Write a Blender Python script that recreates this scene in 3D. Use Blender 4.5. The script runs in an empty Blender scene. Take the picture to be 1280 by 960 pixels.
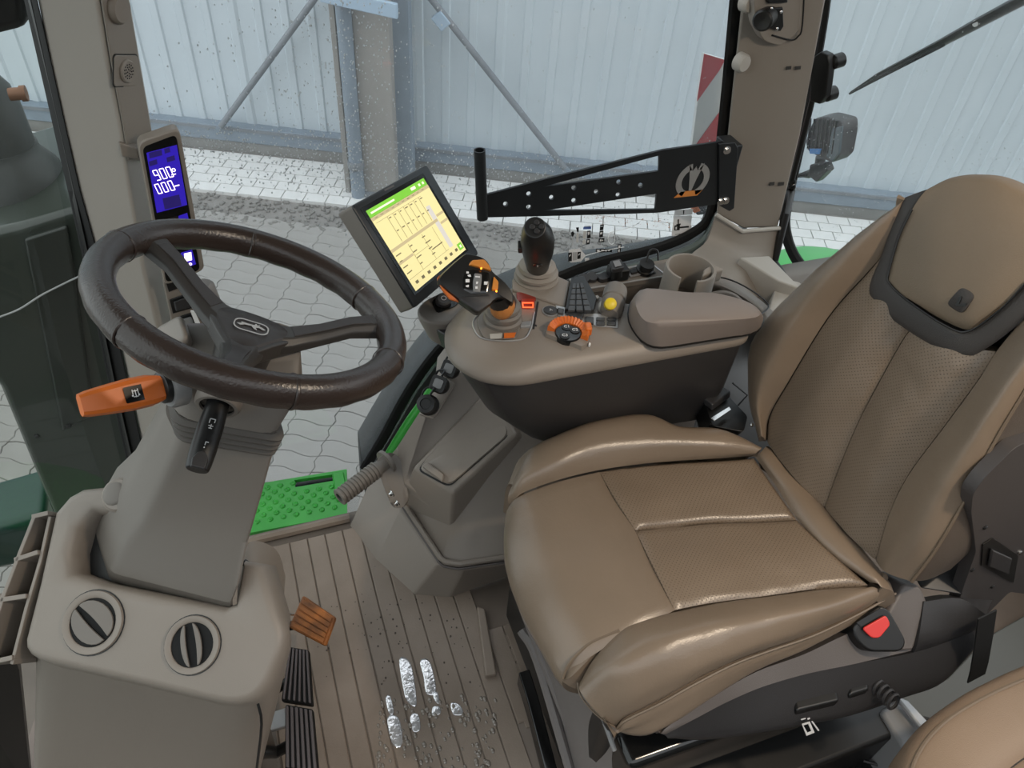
import bpy, bmesh, math, random
from mathutils import Vector, Matrix
from mathutils.geometry import tessellate_polygon
from mathutils import noise as mnoise

# ------------------------------------------------------------------ camera, sky, lamps, exposure
SC = bpy.context.scene
COL = SC.collection
V = Vector
EYE = V((0, 0, 1.6))
FPX = 961.0
AX = V((0.94113326, -0.18522164, 0.28277399))      # cab x (to the rear) in camera axes (right, down, forward)
AY = V((-0.33217547, -0.6618286, 0.67204342))      # cab y (to the right side)
AZ = V((0.06267093, -0.726413, -0.68439499))       # up
cam = bpy.data.objects.new('camera', bpy.data.cameras.new('camera'))
COL.objects.link(cam)
cam.data.sensor_width = 36
cam.data.lens = FPX / 1280 * 36
cam.data.clip_start = 0.02
rx = V((AX.x, AY.x, AZ.x)); dn = V((AX.y, AY.y, AZ.y)); fw = V((AX.z, AY.z, AZ.z))
cam.matrix_world = Matrix(((rx.x, -dn.x, -fw.x, EYE.x), (rx.y, -dn.y, -fw.y, EYE.y), (rx.z, -dn.z, -fw.z, EYE.z), (0, 0, 0, 1)))
SC.camera = cam

w = bpy.data.worlds.new('overcast'); SC.world = w; w.use_nodes = True
bgn = w.node_tree.nodes['Background']
bgn.inputs['Color'].default_value = (0.93, 0.97, 1.0, 1)
bgn.inputs['Strength'].default_value = 1.25
SC.view_settings.view_transform = 'Standard'
SC.view_settings.look = 'None'
SC.view_settings.gamma = 1.0
SC.view_settings.exposure = 0.62
SC.view_settings.use_curve_mapping = False


# ------------------------------------------------------------------ materials
def mat(name, col, rough=0.5, metal=0.0, bump=0.0, bscale=400.0, var=0.0, vscale=6.0, spec=0.5, coat=0.0, emit=None, es=0.0, var2=None):
    m = bpy.data.materials.new(name); m.use_nodes = True
    nt = m.node_tree; b = nt.nodes['Principled BSDF']
    b.inputs['Base Color'].default_value = (*col, 1)
    b.inputs['Roughness'].default_value = rough
    b.inputs['Metallic'].default_value = metal
    b.inputs['Specular IOR Level'].default_value = spec
    b.inputs['Coat Weight'].default_value = coat
    if emit:
        b.inputs['Emission Color'].default_value = (*emit, 1); b.inputs['Emission Strength'].default_value = es
    tc = nt.nodes.new('ShaderNodeTexCoord')
    if var > 0:
        n = nt.nodes.new('ShaderNodeTexNoise'); n.inputs['Scale'].default_value = vscale; n.inputs['Detail'].default_value = 6
        nt.links.new(tc.outputs['Object'], n.inputs['Vector'])
        r = nt.nodes.new('ShaderNodeMapRange'); r.inputs['From Min'].default_value = 0.3; r.inputs['From Max'].default_value = 0.7
        nt.links.new(n.outputs['Fac'], r.inputs['Value'])
        mx = nt.nodes.new('ShaderNodeMix'); mx.data_type = 'RGBA'
        c2 = var2 or tuple(c * (1 - var) for c in col)
        mx.inputs['A'].default_value = (*col, 1); mx.inputs['B'].default_value = (*c2, 1)
        nt.links.new(r.outputs['Result'], mx.inputs['Factor']); nt.links.new(mx.outputs['Result'], b.inputs['Base Color'])
    if bump > 0:
        n2 = nt.nodes.new('ShaderNodeTexNoise'); n2.inputs['Scale'].default_value = bscale; n2.inputs['Detail'].default_value = 3
        nt.links.new(tc.outputs['Object'], n2.inputs['Vector'])
        bp = nt.nodes.new('ShaderNodeBump'); bp.inputs['Strength'].default_value = bump; bp.inputs['Distance'].default_value = 0.002
        nt.links.new(n2.outputs['Fac'], bp.inputs['Height']); nt.links.new(bp.outputs['Normal'], b.inputs['Normal'])
    return m


def leather(name, col, perf=False):
    m = mat(name, col, rough=0.30, var=0.10, vscale=9, spec=0.5)
    nt = m.node_tree; b = nt.nodes['Principled BSDF']
    tc = nt.nodes.new('ShaderNodeTexCoord')
    v = nt.nodes.new('ShaderNodeTexVoronoi'); v.inputs['Scale'].default_value = 420
    nt.links.new(tc.outputs['Object'], v.inputs['Vector'])
    n = nt.nodes.new('ShaderNodeTexNoise'); n.inputs['Scale'].default_value = 22; n.inputs['Detail'].default_value = 4
    nt.links.new(tc.outputs['Object'], n.inputs['Vector'])
    b1 = nt.nodes.new('ShaderNodeBump'); b1.inputs['Strength'].default_value = 0.35; b1.inputs['Distance'].default_value = 0.004
    nt.links.new(n.outputs['Fac'], b1.inputs['Height'])
    b2 = nt.nodes.new('ShaderNodeBump'); b2.inputs['Strength'].default_value = 0.12; b2.inputs['Distance'].default_value = 0.001
    nt.links.new(v.outputs['Distance'], b2.inputs['Height']); nt.links.new(b1.outputs['Normal'], b2.inputs['Normal'])
    last = b2
    if perf:
        uv = nt.nodes.new('ShaderNodeUVMap')
        mp = nt.nodes.new('ShaderNodeMapping'); mp.inputs['Rotation'].default_value = (0, 0, 0.785)
        nt.links.new(uv.outputs['UV'], mp.inputs['Vector'])
        vv = nt.nodes.new('ShaderNodeTexVoronoi'); vv.voronoi_dimensions = '2D'; vv.inputs['Scale'].default_value = 190; vv.inputs['Randomness'].default_value = 0
        nt.links.new(mp.outputs['Vector'], vv.inputs['Vector'])
        r = nt.nodes.new('ShaderNodeMapRange'); r.inputs['From Min'].default_value = 0.13; r.inputs['From Max'].default_value = 0.22
        nt.links.new(vv.outputs['Distance'], r.inputs['Value'])
        old = b.inputs['Base Color'].links[0].from_socket
        mx = nt.nodes.new('ShaderNodeMix'); mx.data_type = 'RGBA'; mx.inputs['A'].default_value = (col[0] * .45, col[1] * .43, col[2] * .4, 1)
        nt.links.new(r.outputs['Result'], mx.inputs['Factor']); nt.links.new(old, mx.inputs['B']); nt.links.new(mx.outputs['Result'], b.inputs['Base Color'])
        b3 = nt.nodes.new('ShaderNodeBump'); b3.inputs['Strength'].default_value = 0.25; b3.inputs['Distance'].default_value = 0.001
        nt.links.new(r.outputs['Result'], b3.inputs['Height']); nt.links.new(b2.outputs['Normal'], b3.inputs['Normal']); last = b3
    nt.links.new(last.outputs['Normal'], b.inputs['Normal'])
    return m


def glass(name, tint, refl=1.0, haze=0.0, hcol=(.9, .93, .95)):
    m = bpy.data.materials.new(name); m.use_nodes = True
    nt = m.node_tree; nt.nodes.clear()
    o = nt.nodes.new('ShaderNodeOutputMaterial'); mx = nt.nodes.new('ShaderNodeMixShader')
    t = nt.nodes.new('ShaderNodeBsdfTransparent'); t.inputs['Color'].default_value = (*tint, 1)
    g = nt.nodes.new('ShaderNodeBsdfGlossy'); g.inputs['Roughness'].default_value = 0.02
    lw = nt.nodes.new('ShaderNodeLayerWeight'); lw.inputs['Blend'].default_value = .5
    pw = nt.nodes.new('ShaderNodeMath'); pw.operation = 'POWER'; pw.inputs[1].default_value = 5
    ml = nt.nodes.new('ShaderNodeMath'); ml.operation = 'MULTIPLY_ADD'; ml.inputs[1].default_value = .9 * refl; ml.inputs[2].default_value = .03 * refl
    nt.links.new(lw.outputs['Facing'], pw.inputs[0]); nt.links.new(pw.outputs[0], ml.inputs[0]); nt.links.new(ml.outputs[0], mx.inputs['Fac'])
    if haze > 0:                                   # mist and water film on the pane scatters some light
        tr = nt.nodes.new('ShaderNodeBsdfTranslucent'); tr.inputs['Color'].default_value = (*hcol, 1)
        hm = nt.nodes.new('ShaderNodeMixShader'); nz = nt.nodes.new('ShaderNodeTexNoise'); nz.inputs['Scale'].default_value = 7; nz.inputs['Detail'].default_value = 5
        tcn = nt.nodes.new('ShaderNodeTexCoord'); mpn = nt.nodes.new('ShaderNodeMapping'); mpn.inputs['Scale'].default_value = (2.5, 2.5, .35)
        mr = nt.nodes.new('ShaderNodeMapRange'); mr.inputs['From Min'].default_value = .3; mr.inputs['From Max'].default_value = .7; mr.inputs['To Min'].default_value = haze * .75; mr.inputs['To Max'].default_value = haze * 1.25
        nt.links.new(tcn.outputs['Object'], mpn.inputs['Vector']); nt.links.new(mpn.outputs['Vector'], nz.inputs['Vector']); nt.links.new(nz.outputs['Fac'], mr.inputs['Value'])
        nt.links.new(mr.outputs['Result'], hm.inputs['Fac']); nt.links.new(t.outputs[0], hm.inputs[1]); nt.links.new(tr.outputs[0], hm.inputs[2]); t = hm
    nt.links.new(t.outputs[0], mx.inputs[1]); nt.links.new(g.outputs[0], mx.inputs[2]); nt.links.new(mx.outputs[0], o.inputs['Surface'])
    return m


def emitter(name, col, s):
    m = bpy.data.materials.new(name); m.use_nodes = True
    b = m.node_tree.nodes['Principled BSDF']
    b.inputs['Base Color'].default_value = (col[0] * .2, col[1] * .2, col[2] * .2, 1); b.inputs['Roughness'].default_value = .3
    b.inputs['Emission Color'].default_value = (*col, 1); b.inputs['Emission Strength'].default_value = s
    return m


PL = mat('beige_grey_plastic', (.238, .204, .172), .42, bump=.15, bscale=900, var=.06, vscale=5)
PLL = mat('pale_grey_pillar_trim', (.42, .40, .365), .5, bump=.12, bscale=700)
PLW = mat('warm_pillar_trim', (.245, .218, .188), .5, bump=.12, bscale=700)
PLC = mat('column_grey_plastic', (.165, .146, .127), .5, bump=.12, bscale=800)
PAD = mat('armrest_pad_grey', (.215, .18, .16), .5, bump=.15, bscale=700)
DPL = mat('charcoal_plastic', (.026, .025, .026), .42, bump=.2, bscale=800)
MPL = mat('taupe_dark_plastic', (.095, .082, .076), .45, bump=.2, bscale=800)
BLK = mat('black_plastic', (.008, .008, .008), .38)
GBLK = mat('gloss_black', (.006, .006, .006), .15)
RUB = mat('black_rubber', (.009, .009, .009), .65, bump=.2, bscale=300, spec=.25)
WHL = mat('dark_brown_leather', (.032, .022, .018), .27, bump=.25, bscale=350)
SPK = mat('wheel_spoke_plastic', (.035, .031, .028), .42, bump=.1, bscale=600)
HUB = mat('wheel_hub_cap', (.03, .024, .022), .45, bump=.1, bscale=600)
ORG_ = mat('orange_plastic', (.66, .15, .02), .4)
ORD = mat('worn_orange_pedal', (.5, .17, .035), .6, var=.8, vscale=26, var2=(.12, .05, .02), bump=.3, bscale=120)
RED = mat('red_button', (.62, .035, .03), .35)
YEL = mat('yellow_plastic', (.75, .55, .02), .4)
GRN = mat('tractor_green', (.05, .43, .055), .35, spec=.5)
DGR = mat('hood_dark_green', (.05, .06, .05), .18)
FBL = mat('fender_black', (.016, .02, .019), .5, var=.3, vscale=4)
STL = mat('chrome', (.75, .75, .74), .22, metal=1)
SLV = mat('silver_trim', (.42, .42, .42), .4, metal=.6)
GMT = mat('grey_painted_metal', (.2, .2, .2), .45)
WHT = mat('white_print', (.8, .8, .8), .5)
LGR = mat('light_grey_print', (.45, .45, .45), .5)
BRK = mat('black_steel_plate', (.014, .016, .018), .38, spec=.4)
TAN = leather('tan_leather', (.205, .155, .112))
TAP = leather('tan_leather_perforated', (.195, .146, .104), True)
TAF = mat('tan_headrest_cloth', (.19, .145, .10), .6, bump=.4, bscale=900)
PIP = mat('seam_piping', (.15, .11, .075), .5)
BUD = mat('buddy_seat_cloth', (.215, .15, .10), .6, bump=.35, bscale=700)
BND = mat('charcoal_band', (.036, .031, .028), .55, bump=.3, bscale=700)
SCRN = emitter('screen_cream', (1.0, .86, .40), .58)
SCRG = emitter('screen_green', (.22, .62, .04), .62)
SCRT = emitter('screen_tan', (.62, .50, .27), .6)
SCRD = emitter('screen_dark', (.16, .13, .06), .6)
SCRW = emitter('screen_pale', (1, .95, .7), .7)
BLU = emitter('screen_blue', (.03, .014, .42), .6)
BLUD = emitter('screen_dark_blue', (.02, .012, .12), .6)
PNK = emitter('screen_white', (1, .82, 1), 1.5)
AMB = emitter('lamp_amber', (1, .28, .02), 3.0)
REDL = emitter('switch_red_glow', (1, .10, .03), 1.6)
GL = glass('window_glass', (.93, .945, .95), 1.0, .035)
GLW = glass('windshield_glass', (.78, .82, .80), .5)
GLR = glass('rear_glass', (.95, .97, .97), .8, .025)
WATER = mat('water_film', (.8, .8, .82), .10, metal=.7, bump=1.0, bscale=90)  # real water; its bright reflection is partly put in by the pale metallic colour
DIRT = mat('wet_dirt', (.05, .035, .025), .5)
SHEET = mat('galvanised_sheet', (.58, .65, .69), .45, var=.06, vscale=1.5)
BEAM = mat('blue_grey_steel', (.23, .28, .33), .5, var=.15, vscale=9)
BRACE = mat('brace_steel', (.22, .24, .26), .5, var=.2, vscale=9)
LBL = mat('light_blue_steel', (.40, .52, .64), .5)
CONC = mat('concrete', (.33, .315, .29), .8, var=.12, vscale=5)
PLINTH = mat('plinth_concrete', (.30, .30, .285), .8, var=.15, vscale=6)


def paver_mat(name, c, c2):
    m = mat(name, c, .75, var=.4, vscale=1.6, var2=c2, bump=.5, bscale=60)
    return m


PAV = paver_mat('grey_paver', (.34, .33, .308), (.29, .277, .255))
PAVF = paver_mat('far_paver', (.32, .31, .285), (.22, .208, .188))
PAVW = mat('daylit_kerb_block', (.78, .78, .76), .6, var=.08, vscale=8)  # daylight falling on the wall-foot strip is put into this white
JNT = mat('joint_sand', (.27, .255, .235), .9, var=.2, vscale=20)


def floor_mat():
    m = mat('rubber_floor_mat', (.275, .222, .18), .45, bump=.25, bscale=350, var=.45, vscale=5, var2=(.17, .13, .098))
    return m


FLR = floor_mat()
FLB = mat('floor_groove', (.20, .16, .13), .55, var=.3, vscale=8)


# ------------------------------------------------------------------ helpers
def ray(px, py):
    d = AX * 0 + V((px - 640, py - 480, FPX))
    return V((AX.dot(d), AY.dot(d), AZ.dot(d))).normalized()


def U(px, py, z=None, y=None, x=None, pl=None, off=0.0):
    """world point at a known height / lateral plane / plane"""
    d = ray(px, py)
    if z is not None: t = (z - EYE.z) / d.z
    elif y is not None: t = y / d.y
    elif x is not None: t = x / d.x
    else:
        p0, n = pl
        t = ((p0 + n * off) - EYE).dot(n) / d.dot(n)
    return EYE + d * t


def Z(pts, z=None):
    return [U(p[0], p[1], z=(p[2] if len(p) > 2 else z)) for p in pts]


ORIG = {}


def link(name, me, material, parent=None, smooth=True, bevel=0.0, seg=2, sharp=40, kind=None):
    """me has world-space vertices; stored relative to the thing's root"""
    o = bpy.data.objects.new(name, me)
    COL.objects.link(o)
    org = V((0, 0, 0))
    if parent is not None:
        o.parent = parent; org = ORIG[parent]
    else:
        xs = [v.co.copy() for v in me.vertices]
        org = V((sum(c.x for c in xs) / len(xs), sum(c.y for c in xs) / len(xs), min(c.z for c in xs)))
        o.location = org
    me.transform(Matrix.Translation(-org))
    ORIG[o] = org
    if material is not None and not me.materials: me.materials.append(material)
    if smooth:
        for p in me.polygons: p.use_smooth = True
        if bevel <= 0 and sharp: me.set_sharp_from_angle(angle=math.radians(sharp))
    if bevel > 0:
        b = o.modifiers.new('bevel', 'BEVEL'); b.width = bevel; b.segments = seg; b.limit_method = 'ANGLE'; b.angle_limit = math.radians(32)
        b.harden_normals = True
    if kind: o['kind'] = kind
    return o


def thing(name, label, cat, loc, group=None):
    o = bpy.data.objects.new(name, None); COL.objects.link(o)
    o.location = loc; o.empty_display_size = .05
    o['label'] = label; o['category'] = cat
    if group: o['group'] = group
    ORIG[o] = V(loc)
    return o


def tag(o, label, cat, group=None):
    o['label'] = label; o['category'] = cat
    if group: o['group'] = group
    return o


class MB:
    def __init__(s): s.v = []; s.f = []
    def add(s, vs, fs):
        n = len(s.v); s.v += [V(p) for p in vs]; s.f += [[i + n for i in f] for f in fs]; return s
    def mesh(s):
        me = bpy.data.meshes.new('m'); me.from_pydata([tuple(p) for p in s.v], [], s.f)
        bm = bmesh.new(); bm.from_mesh(me); bmesh.ops.recalc_face_normals(bm, faces=bm.faces); bm.to_mesh(me); bm.free()
        return me
    def out(s, name, m, parent=None, **k): return link(name, s.mesh(), m, parent, **k)
    # --- shapes
    def loft(s, rings, cap=True, closed=True):
        n = len(rings[0]); vs = [p for r in rings for p in r]; fs = []
        for i in range(len(rings) - 1):
            for j in range(n if closed else n - 1):
                a = i * n + j; b = i * n + (j + 1) % n
                fs.append([a, b, b + n, a + n])
        if cap: fs.append(list(range(n))[::-1]); fs.append([(len(rings) - 1) * n + j for j in range(n)])
        return s.add(vs, fs)
    def prism(s, poly, vec):
        return s.loft([poly, [p + V(vec) for p in poly]])
    def box(s, c, ex, ey, ez):
        c = V(c); ex = V(ex); ey = V(ey); ez = V(ez)
        return s.prism([c - ex - ey - ez, c + ex - ey - ez, c + ex + ey - ez, c - ex + ey - ez], ez * 2)
    def abox(s, a, b):
        c = (V(a) + V(b)) / 2; h = (V(b) - V(a)) / 2
        return s.box(c, (h.x, 0, 0), (0, h.y, 0), (0, 0, h.z))
    def tube(s, path, r, n=10, flat=1.0, up=None, cap=True):
        path = [V(p) for p in path]; rs = r if isinstance(r, (list, tuple)) else [r] * len(path)
        rings = []
        t0 = (path[1] - path[0]).normalized()
        a = V(up) if up else (V((0, 0, 1)) if abs(t0.z) < .9 else V((1, 0, 0)))
        for i, p in enumerate(path):
            t = (path[min(i + 1, len(path) - 1)] - path[max(i - 1, 0)]).normalized()
            a = (a - t * a.dot(t)).normalized(); b = t.cross(a)
            rings.append([p + a * (math.cos(2 * math.pi * k / n) * rs[i] * flat) + b * (math.sin(2 * math.pi * k / n) * rs[i]) for k in range(n)])
        return s.loft(rings, cap)
    def lathe(s, prof, c, axis, n=24, cap=True):
        axis = V(axis).normalized(); a = axis.orthogonal().normalized(); b = axis.cross(a); c = V(c)
        return s.loft([[c + axis * h + (a * math.cos(2 * math.pi * k / n) + b * math.sin(2 * math.pi * k / n)) * max(r, 1e-5) for k in range(n)] for r, h in prof], cap)
    def ball(s, c, ex, ey, ez, n=10, m=6):
        c = V(c); ex = V(ex); ey = V(ey); ez = V(ez)
        rings = []
        for i in range(m + 1):
            t = math.pi * i / m; rr = max(math.sin(t), 1e-4)
            rings.append([c + ez * -math.cos(t) + (ex * math.cos(2 * math.pi * k / n) + ey * math.sin(2 * math.pi * k / n)) * rr for k in range(n)])
        return s.loft(rings)
    def plate(s, outer, holes, vec):
        """flat plate with holes; loops are world points, vec the thickness"""
        loops = [list(outer)] + [list(h) for h in holes]
        vec = V(vec)
        flat = [p for l in loops for p in l]
        tris = tessellate_polygon(loops)
        n = len(flat); vs = flat + [p + vec for p in flat]
        fs = [list(t) for t in tris] + [[i + n for i in t][::-1] for t in tris]
        k = 0
        for l in loops:
            m = len(l)
            for i in range(m): fs.append([k + i, k + (i + 1) % m, k + (i + 1) % m + n, k + i + n])
            k += m
        return s.add(vs, fs)


def smooth_path(pts, n=6, closed=False):
    pts = [V(p) for p in pts]; out = []
    N = len(pts)
    rng = range(N if closed else N - 1)
    for i in rng:
        if closed: p0, p1, p2, p3 = pts[(i - 1) % N], pts[i], pts[(i + 1) % N], pts[(i + 2) % N]
        else:
            p1, p2 = pts[i], pts[i + 1]
            p0 = pts[i - 1] if i > 0 else p1 * 2 - p2
            p3 = pts[i + 2] if i + 2 < N else p2 * 2 - p1
        for k in range(n):
            t = k / n
            out.append(((p1 * 2) + (p2 - p0) * t + (p0 * 2 - p1 * 5 + p2 * 4 - p3) * t * t + (-p0 + p1 * 3 - p2 * 3 + p3) * t ** 3) * .5)
    if not closed: out.append(pts[-1])
    return out


def surf(name, rows, m, parent=None, nu=6, nv=6, skirt=.02, groove='', gd=.004, gw=.006, toward=EYE, wrinkle=0.0, kind=None, sharp=60, dirv=None):
    """smooth sheet through a net of points, with seam grooves on chosen borders (l r t b) and a skirt"""
    R = [smooth_path(r, nv) for r in rows]
    cols = [smooth_path([r[j] for r in R], nu) for j in range(len(R[0]))]
    NU = len(cols[0]); NV = len(cols)
    P = [[cols[j][i].copy() for j in range(NV)] for i in range(NU)]
    Nn = [[None] * NV for _ in range(NU)]
    tot = V((0, 0, 0))
    for i in range(NU):
        for j in range(NV):
            du = P[min(i + 1, NU - 1)][j] - P[max(i - 1, 0)][j]; dv = P[i][min(j + 1, NV - 1)] - P[i][max(j - 1, 0)]
            nn = du.cross(dv); nn = nn.normalized() if nn.length > 1e-9 else V((0, 0, 1)); Nn[i][j] = nn; tot += nn
    cen = P[NU // 2][NV // 2]
    sg = 1
    if (V(dirv) if dirv else (toward - cen)).dot(tot) < 0: sg = -1
    cu = [[0] * NV for _ in range(NU)]; cv = [[0] * NV for _ in range(NU)]
    for i in range(NU):
        for j in range(NV):
            if i: cu[i][j] = cu[i - 1][j] + (P[i][j] - P[i - 1][j]).length
            if j: cv[i][j] = cv[i][j - 1] + (P[i][j] - P[i][j - 1]).length
    Q = [[None] * NV for _ in range(NU)]
    for i in range(NU):
        for j in range(NV):
            d = 0
            if 't' in groove: d = max(d, math.exp(-(cu[i][j] / gw) ** 2))
            if 'b' in groove: d = max(d, math.exp(-((cu[NU - 1][j] - cu[i][j]) / gw) ** 2))
            if 'l' in groove: d = max(d, math.exp(-(cv[i][j] / gw) ** 2))
            if 'r' in groove: d = max(d, math.exp(-((cv[i][NV - 1] - cv[i][j]) / gw) ** 2))
            h = -gd * d
            if wrinkle: h += wrinkle * (mnoise.noise(P[i][j] * 14) + .5 * mnoise.noise(P[i][j] * 33)) * (1 - d)
            Q[i][j] = P[i][j] + Nn[i][j] * (h * sg)
    vs = [Q[i][j] for i in range(NU) for j in range(NV)]; fs = []
    for i in range(NU - 1):
        for j in range(NV - 1):
            a = i * NV + j; f = [a, a + 1, a + NV + 1, a + NV]
            fs.append(f if sg < 0 else f[::-1])
    uvs = {i * NV + j: (cu[i][j], cv[i][j]) for i in range(NU) for j in range(NV)}
    if skirt:
        border = [(0, j) for j in range(NV)] + [(i, NV - 1) for i in range(1, NU)] + [(NU - 1, j) for j in range(NV - 2, -1, -1)] + [(i, 0) for i in range(NU - 2, 0, -1)]
        base = len(vs)
        for k, (i, j) in enumerate(border):
            vs.append(Q[i][j] - Nn[i][j] * (sg * skirt)); uvs[base + k] = uvs[i * NV + j]
        nb = len(border)
        for k in range(nb):
            a = border[k][0] * NV + border[k][1]; k2 = (k + 1) % nb; b2 = border[k2][0] * NV + border[k2][1]
            f = [a, b2, base + k2, base + k]
            fs.append(f[::-1] if sg < 0 else f)
    me = bpy.data.meshes.new('m'); me.from_pydata([tuple(p) for p in vs], [], fs)
    ul = me.uv_layers.new(name='UVMap')
    for lp in me.loops: ul.data[lp.index].uv = uvs[lp.vertex_index]
    return link(name, me, m, parent, sharp=sharp, kind=kind)


class F:
    """local frame: origin, u (right), v (up), w = u x v (towards viewer side)"""
    def __init__(s, o, u, v):
        s.o = V(o); s.u = V(u).normalized(); v = V(v); s.v = (v - s.u * v.dot(s.u)).normalized(); s.w = s.u.cross(s.v)
    def p(s, u, v, w=0): return s.o + s.u * u + s.v * v + s.w * w
    def poly(s, pts, w=0): return [s.p(a, b, w) for a, b in pts]
    def sub(s, u, v, w=0, ang=0):
        c, n = math.cos(ang), math.sin(ang)
        return F(s.p(u, v, w), s.u * c + s.v * n, s.v * c - s.u * n)


def rrect(w, h, r, n=4, cx=0, cy=0):
    out = []
    for sx, sy, a0 in ((1, 1, 0), (-1, 1, 90), (-1, -1, 180), (1, -1, 270)):
        for k in range(n + 1):
            a = math.radians(a0 + 90 * k / n)
            out.append((cx + sx * (w / 2 - r) + r * math.cos(a), cy + sy * (h / 2 - r) + r * math.sin(a)))
    return out


def circ(r, n=16, cx=0, cy=0, ry=None): return [(cx + r * math.cos(2 * math.pi * k / n), cy + (ry or r) * math.sin(2 * math.pi * k / n)) for k in range(n)]


def roundpoly(pts, r, n=4):
    """round the corners of a list of world points"""
    out = []; N = len(pts)
    for i in range(N):
        p = pts[i]; a = pts[i - 1] - p; b = pts[(i + 1) % N] - p
        ra = min(r, a.length * .45); rb = min(r, b.length * .45)
        p0 = p + a.normalized() * ra; p1 = p + b.normalized() * rb
        for k in range(n + 1):
            t = k / n; out.append(p0 * (1 - t) ** 2 + p * 2 * t * (1 - t) + p1 * t * t)
    return out


def rpad(mb, fr, w, h, d, r=.003, w0=0, cx=0, cy=0, n=3, ch=.0):
    """rounded flat pad in a frame"""
    a = fr.poly(rrect(w, h, r, n, cx, cy), w0); b = fr.poly(rrect(w, h, r, n, cx, cy), w0 + d - ch)
    if ch: return mb.loft([a, b, fr.poly(rrect(w - 2 * ch, h - 2 * ch, max(r - ch, ch * .5), n, cx, cy), w0 + d)])
    return mb.loft([a, b])


def text(name, s, size, fr, m, parent=None, w=.0004, align='CENTER', depth=.0003):
    cu = bpy.data.curves.new('t', 'FONT'); cu.body = s; cu.size = size; cu.align_x = align; cu.align_y = 'CENTER'; cu.extrude = depth; cu.resolution_u = 2
    o = bpy.data.objects.new('t', cu); COL.objects.link(o)
    dg = bpy.context.evaluated_depsgraph_get(); me = bpy.data.meshes.new_from_object(o.evaluated_get(dg))
    bpy.data.objects.remove(o)
    M = Matrix(((fr.u.x, fr.v.x, fr.w.x, 0), (fr.u.y, fr.v.y, fr.w.y, 0), (fr.u.z, fr.v.z, fr.w.z, 0), (0, 0, 0, 1)))
    me.transform(Matrix.Translation(fr.p(0, 0, w)) @ M)
    me.materials.clear()
    return link(name, me, m, parent, smooth=False)


def struct(o): o['kind'] = 'structure'; return o


def screw(parent, c, axis, r=.005, h=.003, m=None, name='screw'):
    mb = MB(); mb.lathe([(r, 0), (r, h * .6), (r * .7, h), (0, h)], c, axis, 10); return mb.out(name, m or STL, parent)


random.seed(4)
X3 = V((1, 0, 0)); Y3 = V((0, 1, 0)); Z3 = V((0, 0, 1))

# ================================================================== outside: ground, hall wall
GZ = -1.5
g1 = U(320, 192, z=GZ); g2 = U(640, 226, z=GZ)
wd = (g2 - g1).normalized(); wn = V((wd.y, -wd.x, 0))           # along the hall wall, and out of it towards the cab
if wn.y > 0: wn = -wn
WF = F(g1, wd, Z3)
WPL = (g1, wn)
mb = MB(); mb.abox((-9, -3, GZ - .1), (13, 11, GZ - .012))
ground = struct(mb.out('ground', JNT, sharp=0))

mb = MB(); mb.abox((-8, -2.6, GZ), (10, -2.4, 2.6)); struct(mb.out('wall_light_block', mat('light_block_grey', (.10, .10, .10), .8), sharp=0))  # unseen wall, added to cut the light from behind the camera
# interlocking zigzag pavers
PA, PB = .225, .1125


def zig(t): return .011 * math.sin(2 * math.pi * t) if True else 0


def paver_loop(sc=1.0, z=0.0):
    pts = []
    k = 6
    zz = [0, .010, .010, 0, -.010, -.010, 0]
    a, b = PA / 2, PB / 2
    for i in range(k): pts.append((-a + PA * i / k, -b + zz[i]))
    z2 = [0, .009, -.009, 0]
    for i in range(3): pts.append((a + z2[i], -b + PB * i / 3))
    for i in range(k): pts.append((a - PA * i / k, b + zz[k - i]))
    for i in range(3): pts.append((-a + z2[3 - i], b - PB * i / 3))
    g = .0014
    return [V((x * (1 - 2 * (g + sc) / PA), y * (1 - 2 * (g + sc) / PB), z)) for x, y in pts]


def paver_mesh(mb, M, h):
    r = [[M @ p for p in paver_loop(0, -.05)], [M @ p for p in paver_loop(0, h - .003)], [M @ p for p in paver_loop(.003, h)]]
    n = len(r[0]); vs = [p for q in r for p in q]; fs = []
    for i in range(2):
        for j in range(n): fs.append([i * n + j, i * n + (j + 1) % n, (i + 1) * n + (j + 1) % n, (i + 1) * n + j])
    fs.append([2 * n + j for j in range(n)])
    mb.add(vs, fs)


pa = math.radians(-28)
PR = Matrix.Rotation(pa, 4, 'Z')
vis_poly = [(185, 150), (440, 190), (560, 232), (600, 330), (500, 400), (470, 520), (440, 600), (330, 640), (300, 600), (380, 440), (240, 400), (205, 300)]


def px_of(p):
    d = p - EYE; c = V((AX.x * d.x + AY.x * d.y + AZ.x * d.z, AX.y * d.x + AY.y * d.y + AZ.y * d.z, AX.z * d.x + AY.z * d.y + AZ.z * d.z))
    return (c.x / c.z * FPX + 640, c.y / c.z * FPX + 480) if c.z > .05 else (-9e3, -9e3)


def inside(p, poly):
    c = False; j = len(poly) - 1
    for i in range(len(poly)):
        if (poly[i][1] > p[1]) != (poly[j][1] > p[1]) and p[0] < (poly[j][0] - poly[i][0]) * (p[1] - poly[i][1]) / (poly[j][1] - poly[i][1]) + poly[i][0]: c = not c
        j = i
    return c


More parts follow.
